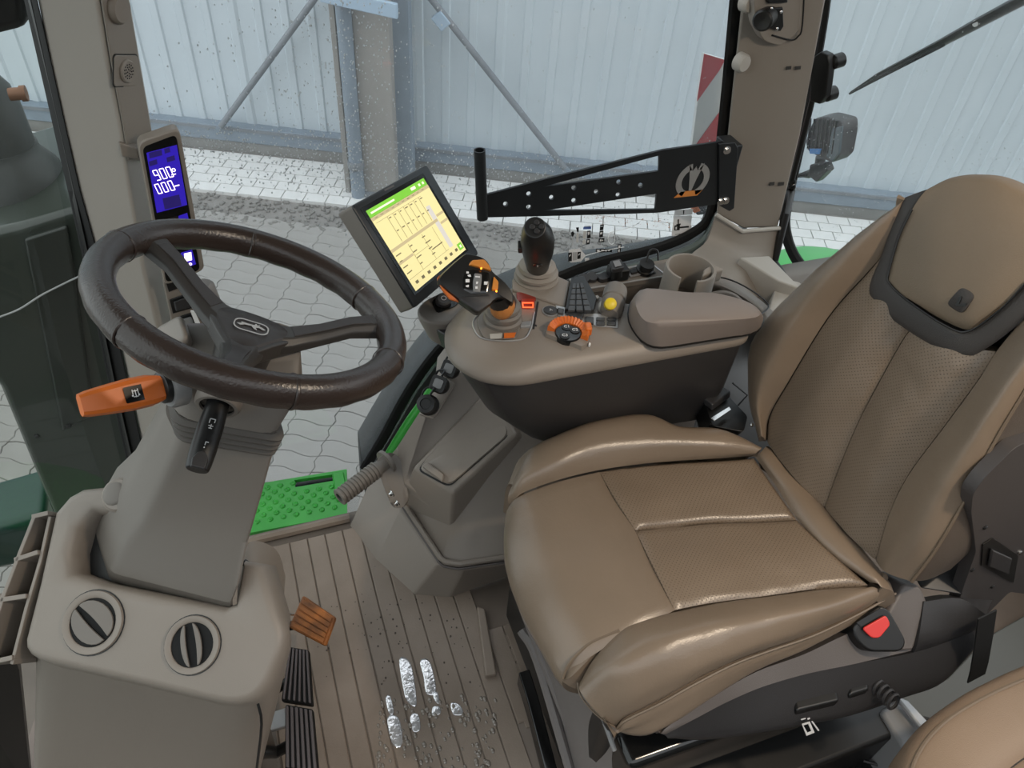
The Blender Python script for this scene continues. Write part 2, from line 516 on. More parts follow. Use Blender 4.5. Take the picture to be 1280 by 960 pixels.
near = []; far = []
for i in range(-45, 60):
    for j in range(-75, 80):
        c = PR @ V((i * PA + (j % 2) * PA * .0, j * PB, 0)) + V((0.2, 3.2, GZ))
        if c.y < 1.0: continue
        s = (c - g1).dot(wn)
        if s < .95: continue
        q = px_of(c)
        if not (-700 < q[0] < 1900 and -120 < q[1] < 1100): continue
        (near if inside(q, vis_poly) else far).append((c, (c - EYE).length))
near.sort(key=lambda t: t[1])
far += near[290:]; near = near[:290]
base_me = None
mbp = MB(); paver_mesh(mbp, Matrix.Identity(4), 0.0)
base_me = mbp.mesh(); base_me.materials.append(PAV)
for p in base_me.polygons: p.use_smooth = False
for c, d in near:
    o = bpy.data.objects.new('paver', base_me); COL.objects.link(o); o.parent = ground
    o.rotation_euler = (random.uniform(-.006, .006), random.uniform(-.006, .006), pa)
    o.location = c + V((0, 0, random.uniform(-.003, .002))) - ORIG[ground]
mbf = MB()
for c, d in far:
    paver_mesh(mbf, Matrix.Translation(c + V((0, 0, random.uniform(-.003, .003)))) @ PR, 0)
mf = bpy.data.meshes.new('m'); mf.from_pydata([tuple(p) for p in mbf.v], [], mbf.f)
link('far_paving', mf, PAVF, ground, smooth=False, kind='stuff')
# grid blocks, daylight painted into their white, and dark gravel along the wall foot
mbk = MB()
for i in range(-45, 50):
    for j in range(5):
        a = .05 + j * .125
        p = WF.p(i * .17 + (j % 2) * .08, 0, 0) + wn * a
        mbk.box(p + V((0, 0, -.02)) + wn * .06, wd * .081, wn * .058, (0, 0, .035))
link('daylit_edging_blocks', mbk.mesh(), PAVW, ground, smooth=False, kind='stuff')
mbk = MB()
for i in range(2600):
    p = WF.p(random.uniform(-6, 7), 0, 0) + wn * random.uniform(.68, 1.02) + V((0, 0, -.005)); s = random.uniform(.008, .022)
    mbk.ball(p, (s, 0, 0), (0, s, 0), (0, 0, s * .7), 5, 3)
mbk.out('gravel', mat('dark_gravel', (.24, .23, .21), .9, var=.3, vscale=30), ground, smooth=False, kind='stuff')

# hall wall: corrugated sheets one by one, rail, plinth
zb = U(320, 166, pl=WPL).z; zr = U(320, 176, pl=WPL).z
mb = MB(); mb.box(WF.p(0, 3.0, -.14), wd * 9, wn * .02, (0, 0, 3.4))
hall = mb.out('wall_hall', BEAM, sharp=0); struct(hall)
SW = 1.0
for k in range(-7, 9):
    x0 = k * SW; prof = []
    for r in range(5):
        b = x0 + r * .2
        prof += [(b + .0, 0), (b + .13, 0), (b + .14, .014), (b + .19, .014)]
    prof.append((x0 + SW + .012, 0))
    mb = MB(); ring = []
    for z in (zb, 5.2):
        ring.append([WF.p(u, 0, 0) + wn * (d - .10) + V((0, 0, z - GZ)) for u, d in prof])
    vs = ring[0] + ring[1]; n = len(prof); fs = [[i, i + 1, i + 1 + n, i + n] for i in range(n - 1)]
    me = bpy.data.meshes.new('m'); me.from_pydata([tuple(p) for p in vs], [], fs)
    link('wall_sheet', me, SHEET, hall, smooth=False)
mb = MB(); mb.box(WF.p(0, 0, 0) + V((0, 0, (zb + zr) / 2 - GZ)) - wn * .05, wd * 9, wn * .05, (0, 0, (zb - zr) / 2 + .03)); mb.out('bottom_rail', BEAM, hall, bevel=.008)
mb = MB(); mb.box(WF.p(0, 0, 0) + V((0, 0, zb - GZ + .01)) - wn * .045, wd * 9, wn * .055, (0, 0, .012)); mb.out('drip_flashing', BRACE, hall)
mb = MB(); mb.box(WF.p(0, 0, 0) + V((0, 0, (zr - GZ) / 2 - .1)) - wn * .07, wd * 9, wn * .05, (0, 0, (zr - GZ) / 2 + .12)); mb.out('plinth', PLINTH, hall)

# concrete column with its steel strip and pipe, two braces
CW = V((0, 0, 1))
cb = U(474, 246, z=GZ); CP = (cb, V((0, -1, 0)).lerp(wn, .8).normalized())


def cp(px, py, o=0): return U(px, py, pl=CP, off=o)


l0, l1, r0, r1 = cp(452, 200), cp(494, 200), cp(437, 200), cp(454, 200)
colm = thing('hall_column', 'beige concrete column standing in front of the corrugated hall wall', 'column', (cb.x, cb.y, GZ))
cu = (l1 - l0); cu.z = 0; cw = cu.length / 2; cu.normalize(); cn = -V((cu.y, -cu.x, 0)); cn = cn if cn.y < 0 else -cn
cc = (l0 + l1) / 2; cc.z = 0
mb = MB(); mb.box(cc + V((0, 0, 1.8)) - cn * .18, cu * cw, cn * .18, (0, 0, 3.35)); mb.out('shaft', CONC, colm, bevel=.015)
mb = MB(); mb.box(cc + V((0, 0, 1.8)) + cu * (cw + .05) - cn * .25, cu * .06, cn * .1, (0, 0, 3.35)); mb.out('rear_flange', BEAM, colm, bevel=.004)
mb = MB(); mb.box(cc + V((0, 0, GZ + .02)) - cn * .18, cu * (cw + .05), cn * .23, (0, 0, .02)); mb.out('base_plate', BRACE, colm, bevel=.004)
pc = (r0 + r1) / 2; pr = (r1 - r0).length / 2
dp = thing('downpipe', 'blue-grey steel downpipe running down the left side of the concrete column', 'pipe', (pc.x, pc.y, GZ))
mb = MB(); mb.lathe([(pr, 0), (pr, 6.5)], V((pc.x, pc.y, GZ)) + cn * .03, Z3, 20); mb.out('pipe', BEAM, dp)
for zz in (.25, 1.45, 2.6):
    mb = MB(); mb.lathe([(pr + .008, 0), (pr + .012, .03), (pr + .008, .06)], V((pc.x, pc.y, GZ + zz)) + cn * .03, Z3, 20); mb.out('pipe_clip', BRACE, dp)
mb = MB(); mb.box(V((pc.x, pc.y, 1.8)) - cu * (pr + .035) - cn * .05, cu * .018, cn * .04, (0, 0, 3.3)); mb.out('edge_strip', CONC, dp, bevel=.004)


def brace(p0, p1, label):
    a = U(*p0, pl=WPL, off=.06); b = U(*p1, pl=WPL, off=.06); d = (b - a).normalized()
    t = thing('wall_brace', label, 'brace', a, 'diagonal braces on the hall wall')
    mb = MB(); mb.tube([a - d * .0, b + d * 1.5], .024, 12); mb.out('rod', BRACE, t)
    mb = MB(); mb.box(a + d * .03, d * .07, Z3.cross(wn) * .03, wn * .012); mb.out('foot_plate', BEAM, t, bevel=.004)
    return t, a, d


brace((276, 158), (392, 0), 'dark diagonal brace rising to the right on the wall, left of the concrete column')
t, a, d = brace((706, 210), (540, 0), 'dark diagonal brace rising to the left on the wall, right of the concrete column')
q = U(552, 25, pl=WPL, off=.06)
mb = MB(); mb.box(q, d * .055, d.cross(wn) * .045, wn * .035); mb.out('turnbuckle', LBL, t, bevel=.008)
a = cp(400, -8, .16); b = cp(497, 14, .16)
mb = MB(); mb.box((a + b) / 2, (b - a) / 2, wn * .02, (0, 0, .045)); tag(mb.out('crossbar', LBL, bevel=.006), 'short light blue steel bar fixed across the top of the concrete column', 'bar')

# ================================================================== outside, beside the tractor
# exhaust cover and housing in front of the right cab corner
HY = 1.60
poly = [U(*p, y=HY) for p in [(-60, 302), (20, 283), (85, 263), (150, 250), (190, 400), (205, 660), (72, 660), (0, 487), (-60, 400)]]
hs = thing('exhaust_housing', 'dark box housing outside the windshield below the grey exhaust', 'housing', (poly[1].x, HY + .2, -.3))
mb = MB(); mb.prism(poly, (0, .45, 0)); mb.out('body', DGR, hs, bevel=.02, seg=3)
mb = MB(); mb.prism([U(*p, y=HY - .012) for p in [(30, 300), (84, 283), (118, 520), (78, 540)]], (0, .014, 0)); mb.out('side_cover', mat('housing_cover', (.03, .036, .03), .4), hs, bevel=.006)
q = U(86, 532, y=HY - .014); screw(hs, q, (0, -1, 0), .007, .004, BLK)
q = U(46, 545, y=HY - .002); screw(hs, q, (0, -1, 0), .006, .004, BLK)
sx = U(6, 200, y=HY + .2); 
st = thing('exhaust_stack', 'grey ribbed exhaust cover standing on the dark housing outside the windshield', 'exhaust', (sx.x, sx.y, U(10, 262, y=HY + .2).z))
z0 = U(10, 255, y=HY + .2).z
zt = lambda py: U(10, py, y=HY + .2).z - z0
EXH = mat('exhaust_grey', (.12, .125, .12), .4, var=.3, vscale=12)
mb = MB(); mb.lathe([(.105, -.02), (.108, 0), (.102, zt(212)), (.075, zt(190)), (.073, zt(180))], (sx.x, sx.y, z0), Z3, 28); mb.out('flared_base', EXH, st)
mb = MB(); mb.lathe([(.070, zt(182)), (.070, zt(130)), (.064, zt(124)), (.064, zt(110)), (.05, zt(95)), (.05, zt(20))], (sx.x, sx.y, z0), Z3, 28); mb.out('shaft', EXH, st)
q = U(26, 117, y=HY + .1)
mb = MB(); mb.lathe([(.012, 0), (.012, .02), (.015, .02), (.015, .03)], q - X3 * .02, X3, 12); mb.out('clamp_bolt', mat('rusty_bolt', (.3, .16, .1), .5, metal=.4), st)
mb = MB(); a = U(-20, -20, y=1.62); b = U(33, 42, y=1.62)
mb.prism([U(*p, y=1.62) for p in [(-40, -40), (34, -40), (36, 36), (-40, 55)]], (0, .12, 0)); tag(mb.out('mirror_housing', BLK, bevel=.02, seg=3), 'black housing hanging at the top left corner outside the windshield', 'mirror')
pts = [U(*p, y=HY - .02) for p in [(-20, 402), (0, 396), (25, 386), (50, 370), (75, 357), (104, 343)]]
mb = MB(); mb.tube(smooth_path(pts, 4), .0022, 6); tag(mb.out('reflection_line', LGR), 'thin pale windshield reflection modelled as a tube across the dark housing', 'reflection')  # tube stands in for a reflection line in the windshield glass
mb = MB(); mb.prism([U(*p, y=1.7) for p in [(-30, 668), (12, 656), (58, 642), (66, 700), (-30, 720)]], (0, .2, 0)); tag(mb.out('tank_corner', mat('dark_green_tank', (.006, .04, .028), .35), bevel=.03, seg=3), 'green rounded tank corner low down outside beside the storage tray', 'tank')

# green step outside the right door, with dimples
SZ = -.12
so = U(320, 657, z=SZ); sr = U(428, 637, z=SZ); sl = U(334, 601, z=SZ); se = U(444, 583, z=SZ)
step = thing('entry_step', 'bright green dimpled step plate outside behind the steering column', 'step', (so.x, so.y, SZ))
SF = F(so, sr - so, sl - so)
L = lambda p: ((p - SF.o).dot(SF.u), (p - SF.o).dot(SF.v))
hole = [L(U(*p, z=SZ)) for p in [(368, 600), (415, 593), (416, 601), (369, 609)]]
u1 = L(sr)[0]; v1 = L(se)[1]
mb = MB(); mb.plate(SF.poly([(-.25, -.02), (u1 + .01, -.02), (u1 + .03, v1 * .97), (-.22, v1)]), [SF.poly(hole)], V((0, 0, -.012))); mb.out('tread', GRN, step, smooth=False)
mb = MB(); mb.box(SF.p((hole[0][0] + hole[1][0]) / 2, (hole[0][1] + hole[3][1]) / 2, -.035), SF.u * .06, SF.v * .03, Z3 * .012); mb.out('slot_pocket', BLK, step)
k = 0
for r in range(9):
    for c in range(14):
        u = -.2 + c * .034 + (r % 2) * .017; v = .012 + r * .0185
        if u > u1 - .015 or v > v1 - .012: continue
        if any(abs(u - (hole[0][0] + hole[1][0]) / 2) < .052 and abs(v - (hole[0][1] + hole[3][1]) / 2) < .024 for _ in (0,)): continue
        q = px_of(SF.p(u, v))
        if q[0] < 300: continue
        mb = MB(); mb.lathe([(.0085, -.001), (.0075, .002), (.005, .0038), (.0025, .003), (0, .001)], SF.p(u, v, 0), SF.w, 12); mb.out('dimple', GRN, step); k += 1
mb = MB(); mb.box(SF.p(u1 + .004, v1 * .55, .003), SF.u * .016, SF.v * .05, Z3 * .004); mb.out('bracket', GRN, step, bevel=.004)

# fender outside: dark fender shell, and green body strip
FY = 1.66
inner = [(452, 566), (480, 520), (512, 470), (548, 425), (590, 385), (640, 358), (700, 338), (770, 325), (850, 308), (930, 297)]
outer = [(447, 540), (470, 500), (495, 460), (528, 415), (575, 372), (625, 345), (690, 322), (765, 312), (845, 298), (930, 285)]
ri = [U(*p, y=FY - .02) + V((0, 0, -.03)) for p in inner]; ro = [U(p[0], p[1], y=FY + .22) for p in outer]
fen = thing('rear_fender', 'black curved rear fender outside the side window', 'fender', (ri[0].x, FY, -.4))
rows = [[p + V((0, -.0, -.25)) for p in ri], ri, ro, [p + V((0, .08, -.35)) for p in ro]]
surf('shell', rows, FBL, fen, nu=4, nv=4, skirt=.012, dirv=(-.6, -.3, .8))

# ================================================================== cab shell
# floor with ribbed rubber mat
FE = 1.235
mb = MB(); mb.abox((-.75, -.15, -.06), (1.75, FE, -.0012)); floor = struct(mb.out('floor', FLB, sharp=0))
SP = .0425
k = 0
for i in range(-8, 12):
    x = .012 + i * SP
    y0 = -.05; y1 = 1.185
    if x > .33: y0 = .60; y1 = .82
    mb = MB(); a, b = x - SP / 2 + .0009, x + SP / 2 - .0009
    mb.loft([[V((a, y0, -.01)), V((b, y0, -.01)), V((b, y1, -.01)), V((a, y1, -.01))], [V((a, y0, 0)), V((b, y0, 0)), V((b, y1, 0)), V((a, y1, 0))], [V((a + .002, y0 + .002, .002)), V((b - .002, y0 + .002, .002)), V((b - .002, y1 - .002, .002)), V((a + .002, y1 - .002, .002))]])
    mb.out('mat_rib', FLR, floor, smooth=False)
for i in range(6):                                  # cross ribs beside the seat base
    y = .80 - i * .036
    mb = MB(); mb.abox((.345, y - .034, -.008), (.62, y - .003, .0015)); mb.out('cross_rib', FLR, floor, bevel=.002)
rb = [U(*p) for p in [(562, 756, .02), (596, 756, .02), (622, 843, .02), (606, 846, .02)]]
# raised border of the mat
mb = MB(); bq = [V((.262, .86, 0)), V((.292, .86, 0)), V((.33, .70, 0)), V((.315, .69, 0))]
bq = [U(596, 757, z=.016), U(606, 760, z=.016), U(621, 842, z=.016), U(607, 845, z=.016)]
mb.loft([[p + V((0, 0, -.02)) for p in bq], bq]); mb.out('mat_edge', FLR, floor, bevel=.004)
# far edge lip
mb = MB(); mb.tube([V((-.7, FE - .02, 0)), V((.1, FE - .02, 0.003))], .012, 8); mb.out('mat_lip', FLR, floor)
# water film, drops and crumbs on the mat
wet = [[(500, 826), (513, 826), (521, 870), (519, 882), (510, 878), (505, 864)], [(526, 828), (537, 828), (545, 864), (533, 866), (529, 846)],
       [(485, 898), (497, 896), (503, 915), (501, 934), (489, 928)], [(512, 894), (522, 893), (526, 912), (516, 914)], [(482, 872), (488, 870), (492, 890), (486, 892)],
       [(540, 884), (549, 882), (551, 892), (541, 894)], [(563, 878), (575, 880), (578, 892), (566, 894)], [(541, 866), (547, 866), (549, 880), (543, 876)]]
mb = MB()
for poly in wet:
    q = [U(*p, z=.0035) for p in poly]; c = sum(q, V((0, 0, 0))) / len(q)
    q = smooth_path([c + (p - c) * random.uniform(.85, 1.12) for p in q], 5, True)
    mb.loft([[p + V((0, 0, -.003)) for p in q], q, [c + (p - c) * .9 + V((0, 0, .0005)) for p in q]])
tag(mb.out('water_puddle', WATER, sharp=0), 'shiny wet film of water lying on the ribbed rubber floor mat', 'water')
bpy.context.scene.objects['water_puddle']['kind'] = 'stuff'
mb = MB()
for i in range(150):
    px, py = random.uniform(470, 620), random.uniform(870, 970)
    if (px - 470) / 150 > (py - 860) / 60 + .9: continue
    p = U(px, py, z=.002); s = random.uniform(.002, .0055)
    mb.ball(p, (s, 0, 0), (0, s * 1.5, 0), (0, 0, s * .5), 7, 4)
o = tag(mb.out('water_drops', mat('drop_water', (.2, .17, .14), .03, spec=1), sharp=0), 'beads of water scattered on the ribbed floor mat near the seat base', 'water'); o['kind'] = 'stuff'
mb = MB()
for i in range(90):
    px, py = random.gauss(470, 50), random.gauss(790, 35)
    if i > 60 or py > 862: px, py = random.uniform(430, 600), random.uniform(770, 862)
    p = U(px, py, z=.002); s = random.uniform(.001, .0028)
    mb.ball(p, (s, 0, 0), (0, s * 1.2, 0), (0, 0, s * .6), 5, 3)
o = tag(mb.out('dirt_crumbs', DIRT, smooth=False), 'dark crumbs of wet dirt strewn over the rubber floor mat', 'dirt'); o['kind'] = 'stuff'

# front right pillar
PYF = 1.45
lv = [(-70, (38, -70), (110, -70), (146, -70)), (0, (47, 0), (122, 0), (159, 0)), (75, (62, 75), (134, 75), (172, 75)), (160, (81, 160), (151, 160), (187, 160)), (240, (100, 240), (163, 240), (199, 240)),
      (340, (128, 340), (180, 340), (216, 340)), (450, (155, 450), (208, 450), (238, 450)), (560, (179, 560), (222, 560), (246, 560)), (640, (194, 640), (222, 640), (240, 640))]
rings = []
for _, a, b, c in lv:
    A = U(*a, y=PYF); B = U(*b, y=PYF - .015); C = U(*c, y=PYF + .05)
    rings.append([A, B, C, C + V((.0, .07, 0)), A + V((-.0, .10, 0))])
pil = struct(MB().loft(rings).out('trim_1', PLL, sharp=0, bevel=.006))
# warm inner strip on the pillar (speaker side)
s1 = [U(*p, y=PYF - .012) for p in [(124, -60), (124, 0), (136, 75), (152, 160), (158, 200)]]; s2 = [U(*p, y=PYF + .048) for p in [(150, -60), (158, 0), (171, 75), (186, 160), (193, 200)]]
nrm = V((.75, -.65, 0))
mb = MB(); mb.loft([[a, b, b - nrm * .004, a - nrm * .004] for a, b in zip([p + nrm * .006 for p in s1], [p + nrm * .006 for p in s2])]); mb.out('inner_trim_strip', PLW, pil, bevel=.002)
# speaker and cap on that strip
e1 = U(138, 92, y=PYF); PF = F(U(156, 88, y=PYF + .0) + nrm * .02, V((.65, .75, 0)), V((-.08, 0, 1)))
iF = F((s1[2] + s2[2]) / 2 + nrm * .006, s2[2] - s1[2], s1[1] - s1[2])
if iF.w.dot(EYE - iF.o) < 0: iF = F(iF.o, -iF.u, iF.v)
spw = (s2[2] - s1[2]).length
sc = U(156, 88, pl=(iF.o, iF.w)); tf = F(sc, iF.u, iF.v)
tw = thing('pillar_speaker', 'small round tweeter grille on a square plate high on the front pillar', 'speaker', sc)
rpad(MB(), tf, .062, .05, .003, .006).out('plate', PLW, tw, bevel=.001)
mb = MB(); mb.plate(tf.poly(rrect(.066, .054, .007), .0004), [tf.poly(rrect(.062, .05, .006), .0004)], tf.w * .0008); mb.out('shadow_gap', BLK, tw, smooth=False)
MB().lathe([(.019, .003), (.019, .006), (.017, .008), (.013, .0075), (0, .0075)], tf.o, tf.w, 24).out('grille', PLW, tw)
for r, n in ((.0035, 4), (.0075, 9), (.0115, 13)):
    for k in range(n):
        a = 2 * math.pi * k / n + r * 90
        mb = MB(); mb.lathe([(.0013, .0), (.0013, .0006)], tf.p(r * math.cos(a), r * math.sin(a), .0076), tf.w, 8); mb.out('grille_hole', BLK, tw, sharp=0)
sc = U(146, 10, pl=(iF.o, iF.w))
mb = MB(); mb.lathe([(.024, 0), (.024, .006), (.02, .011), (0, .012)], sc, iF.w, 24); tag(mb.out('round_plug', PL), 'round plastic plug at the top of the front pillar above the speaker', 'plug')
# windshield with its seal
seal_a = [(30, 0 - 70, 18, -70), (30, 0, 30, 0), (85, 240, 85, 240), (104, 340, 104, 340), (132, 480, 132, 480), (167, 607, 167, 607)]
l_ = [(12, -70), (30, 0), (85, 240), (107, 340), (136, 480), (166, 610)]; r_ = [(38, -70), (47, 0), (101, 240), (129, 340), (161, 480), (190, 612)]
mb = MB(); mb.loft([[U(*a, y=PYF + .03), U(*b, y=PYF - .004), U(*b, y=PYF + .02), U(*a, y=PYF + .05)] for a, b in zip(l_, r_)])
o = struct(mb.out('trim_2', RUB, bevel=.004)); 
mb = MB(); mb.loft([[U(a[0] + 3, a[1], y=PYF + .025), U(a[0] + 8, a[1], y=PYF + .012), U(a[0] + 8, a[1], y=PYF + .02), U(a[0] + 3, a[1], y=PYF + .033)] for a in l_]); mb.out('seal_lip', BLK, o, bevel=.001)
ws = []
for z in (1.75, 1.2, .6, .05):
    xe = -.245 - (1.16 - z) * .11
    ws.append([V((xe - .01, PYF + .03, z)), V((xe - .16, 1.05, z)), V((xe - .24, .6, z)), V((xe - .16, .1, z))])
struct(surf('window_3', ws, GLW, nu=4, nv=4, skirt=0))

# right side window, its black gasket, rear right pillar
WY = 1.56
out = [(165, -120), (940, -120), (927, 0), (909, 170), (897, 262), (872, 296), (820, 318), (735, 340), (655, 374), (598, 402), (556, 442), (520, 492), (488, 548), (455, 600), (446, 640), (225, 668), (236, 560), (226, 420), (205, 280), (187, 160), (159, 0)]
wp = [U(*p, y=WY) for p in out]
mb = MB(); mb.prism(wp, (0, .005, 0)); win = struct(mb.out('window_1', GL, smooth=False))
path = [U(*p, y=WY - .012) for p in [(925, -80), (920, 0), (903, 170), (890, 262), (866, 291), (815, 312), (735, 332), (652, 368), (594, 398), (550, 436), (512, 488), (480, 546), (456, 585)]]
mb = MB(); mb.tube(smooth_path(path, 5), .017, 8, flat=.6, up=(0, -1, 0)); mb.out('gasket', RUB, win)
pin = [U(*p, y=WY - .03) for p in [(572, 448), (546, 482), (530, 504), (514, 526), (498, 551), (482, 578)]]
pin2 = [U(*p, y=WY - .03) for p in [(900, 268), (878, 302), (830, 324), (745, 348), (668, 380), (610, 414), (572, 448)]]
mb = MB(); mb.tube(smooth_path(pin2, 5), .014, 8); mb.out('grey_green_sill', mat('sill_grey_green', (.12, .15, .14), .45), win)
mb = MB(); mb.tube(smooth_path(pin, 5), .017, 10); mb.out('green_body_edge', GRN, win)
# drops of rain on the pane
mb = MB()
for i in range(2600):
    u = random.random()
    if u < .55: px, py = random.uniform(190, 900), random.gauss(195 + (px_ := 0), 22)
    elif u < .8: px, py = random.gauss(430, 60), random.uniform(0, 240)
    else: px, py = random.uniform(190, 900), random.uniform(0, 330)
    if u < .55: py += (px - 190) * .075 - 10
    if not inside((px, py), out): continue
    p = U(px, py, y=WY + .006); s = random.uniform(.0008, .0021)
    mb.ball(p, (s, 0, 0), (0, s * .5, 0), (0, 0, s * 1.25), 5, 3)
dropm = bpy.data.materials.new('rain_drop'); dropm.use_nodes = True
b_ = dropm.node_tree.nodes['Principled BSDF']; b_.inputs['Base Color'].default_value = (.85, .88, .9, 1); b_.inputs['Roughness'].default_value = .05; b_.inputs['Transmission Weight'].default_value = .3; b_.inputs['IOR'].default_value = 1.33
mb.out('rain_drops', dropm, win, sharp=0, kind='stuff')

BYF = 1.50
bl = [(940, -90), (927, 0), (909, 170), (895, 268)]; bm_ = [(985, -90), (972, 0), (954, 170), (929, 287)]; br = [(1046, -90), (1033, 0), (1001, 170), (973, 285)]
rings = []
for a, b, c in zip(bl, bm_, br):
    A = U(*a, y=BYF + .02); B = U(*b, y=BYF - .015); C = U(*c, y=BYF - .02)
    rings.append([A, B, C, C + V((.02, .12, 0)), A + V((.08, .10, 0))])
bp = struct(MB().loft(rings).out('trim_3', PLW, sharp=0, bevel=.008))
low = [[U(895, 268, y=BYF + .02), U(925, 288, y=BYF - .02), U(974, 285, y=BYF - .02)],
       [U(884, 300, y=BYF), U(922, 318, y=BYF - .05), U(968, 322, y=BYF - .05)],
       [U(866, 316, y=BYF - .03), U(905, 345, y=BYF - .14), U(962, 330, y=BYF - .06)],
       [U(850, 335, y=BYF - .12), U(900, 366, y=BYF - .2), U(985, 372, y=BYF - .12)]]
surf('lower_pillar_trim', low, PLW, bp, nu=4, nv=4, skirt=.03)
mb = MB(); mb.tube([U(895, 268, y=BYF + .01), U(928, 289, y=BYF - .03), U(976, 285, y=BYF - .03)], .006, 8); mb.out('trim_ridge', PLL, bp)
# black window edge strip along the pillar's rear edge, rear window
GX = lambda z: 1.56 + (1.0 - z) * .10


def gx(px, py, o=0):
    # rear glass plane: leaning
    p0 = V((1.53 + o, 1.5, .9)); n = V((1, .05, .17)).normalized()
    return U(px, py, pl=(p0, n))


gp = [gx(*p) for p in [(1040, -90), (1034, 0), (1004, 170), (986, 250), (985, 290), (1000, 325), (1030, 352), (1150, 420), (1400, 420), (1400, -90)]]
mb = MB(); mb.prism(gp, V((1, .05, .17)).normalized() * .005); rw = struct(mb.out('window_2', GLR, smooth=False))
gpath = [gx(*p, o=-.01) for p in [(1036, -90), (1030, 0), (1016, 90), (1000, 175), (984, 250), (982, 288), (996, 325), (1028, 356), (1100, 400)]]
mb = MB(); mb.tube(smooth_path(gpath, 5), .022, 8, flat=.6); mb.out('gasket', RUB, rw)
mb = MB()
for i in range(700):
    px, py = random.uniform(990, 1280), (random.gauss(225, 45) if i % 3 else random.uniform(0, 300))
    if px < 1040 - py * .2: continue
    p = gx(px, py, .006); s = random.uniform(.0006, .0015)
    mb.ball(p, (s * .5, 0, 0), (0, s, 0), (0, 0, s * 1.2), 5, 3)
mb.out('rain_drops', dropm, rw, sharp=0, kind='stuff')
# roof, rear wall, left sill (outside the frame, they shade the cab)
mb = MB(); mb.abox((-.55, -.02, 1.86), (1.85, 1.68, 1.95)); roof = struct(mb.out('ceiling', mat('headliner', (.35, .33, .3), .8), sharp=0))
mb = MB(); mb.abox((.60, 1.40, -.06), (1.62, 1.46, .38)); struct(mb.out('wall_right', PLC, sharp=0))
mb = MB(); mb.abox((.30, 1.2, -.06), (1.62, 1.42, -.01)); mb.out('floor_extension', FLB, floor, sharp=0)
mb = MB(); mb.abox((1.74, -.05, -.06), (1.78, 1.5, .30)); struct(mb.out('wall_rear', PLW, sharp=0))
mb = MB(); mb.abox((.75, -.10, -.06), (1.62, -.06, .40)); struct(mb.out('wall_left', PLW, sharp=0))

# ------------------------------------------------------------------ side console by the right door
P = lambda x, y, z: U(x, y, z=z)
A0, A1, A2, A3, A4 = P(438, 657, 0), P(470, 700, 0), P(517, 743, 0), P(562, 747, 0), P(655, 713, 0)
B0, B1, B2, B3, B4 = P(470, 585, .17), P(500, 640, .13), P(547, 706, .09), P(579, 713, .09), P(655, 702, .09)
D0, D1, D2, D3, D4 = P(478, 581, .18), P(509, 634, .138), P(551, 698, .098), P(579, 705, .098), P(655, 694, .098)
E0, E1, E2, E3, E4 = P(496, 560, .25), P(505, 606, .22), P(566, 652, .17), P(600, 640, .19), P(680, 560, .28)
G0, G1, G2, G3, G4 = P(543, 486, .42), P(556, 468, .42), P(600, 460, .42), P(640, 470, .42), P(720, 540, .35)
M0 = [P(430, 640, 0.0), P(452, 662, .03), P(498, 705, .03), P(560, 730, .03), P(655, 709, .03)]
rows = [[A0, A1, A2, A3, A4], [B0, B1, B2, B3, B4], [D0, D1, D2, D3, D4], [E0, E1, E2, E3, E4], [G0, G1, G2, G3, G4]]
vs = [p for r in rows for p in r]; fs = []
for i in range(4):
    for j in range(4):
        a = i * 5 + j; fs.append([a, a + 1, a + 6, a + 5])
# back skirt so that it is a body
bk = [p + V((.04, .12, -.02)) for p in (G0, G1, G2, G3, G4)]
vs += bk; fs += [[20 + j, 21 + j, 26 + j, 25 + j] for j in range(4)]
SCN = thing('side_console', 'beige-grey moulded console between the ribbed floor mat and the right door sill', 'console', (A2.x + .1, A2.y + .1, 0))
mb = MB(); mb.add(vs, fs); o = mb.out('moulding', PL, SCN, bevel=.005, seg=2)
lp_ = [P(476, 578, .192), P(507, 632, .15), P(550, 697, .108), P(556, 702, .106), P(574, 705, .106), P(582, 704, .106), P(657, 693, .106)]
mb = MB(); mb.tube(lp_, .0065, 8); mb.out('ledge_lip', PL, SCN)
mb = MB(); mb.tube([p + V((-.004, -.006, -.009)) for p in lp_], .003, 6); mb.out('ledge_shadow_gap', MPL, SCN)
# storage box with lid
bt = [P(516, 583, .27), P(567, 617, .255), P(646, 543, .335), P(612, 482, .40)]
bb = [P(507, 612, .20), P(566, 655, .165), P(668, 552, .25), P(640, 500, .33)]
bb = [p + (p - sum(bt, V((0, 0, 0))) / 4) * .04 for p in bb]
mb = MB(); mb.loft([[p + V((0, 0, -.05)) for p in bb], bb, bt]); mb.out('storage_box', PL, SCN, bevel=.009, seg=3)
bn = (bt[1] - bt[0]).cross(bt[2] - bt[0]).normalized(); bn = bn if bn.z > 0 else -bn
BPL = (bt[0], bn)
lid = [U(*p, pl=BPL, off=.004) for p in [(523, 586), (562, 607), (636, 543), (622, 503), (608, 492)]]
c = sum(lid, V((0, 0, 0))) / 5
rl = roundpoly(lid, .016)
mb = MB(); gr = [c + (p - c) * 1.035 - bn * .002 for p in rl]; mb.loft([[p - bn * .006 for p in gr], gr]); mb.out('lid_gap', BLK, SCN)
mb = MB(); mb.loft([[p - bn * .006 for p in rl], rl, [c + (p - c) * .97 + bn * .003 for p in rl], [c + (p - c) * .5 + bn * .0035 for p in rl]]); lo = mb.out('lid', PL, SCN)
q = [U(*p, pl=BPL, off=.008) for p in [(528, 584), (535, 578), (556, 594), (554, 604)]]
mb = MB(); mb.loft([q, [p + bn * .010 for p in q]]); mb.out('latch', PL, lo, bevel=.004)
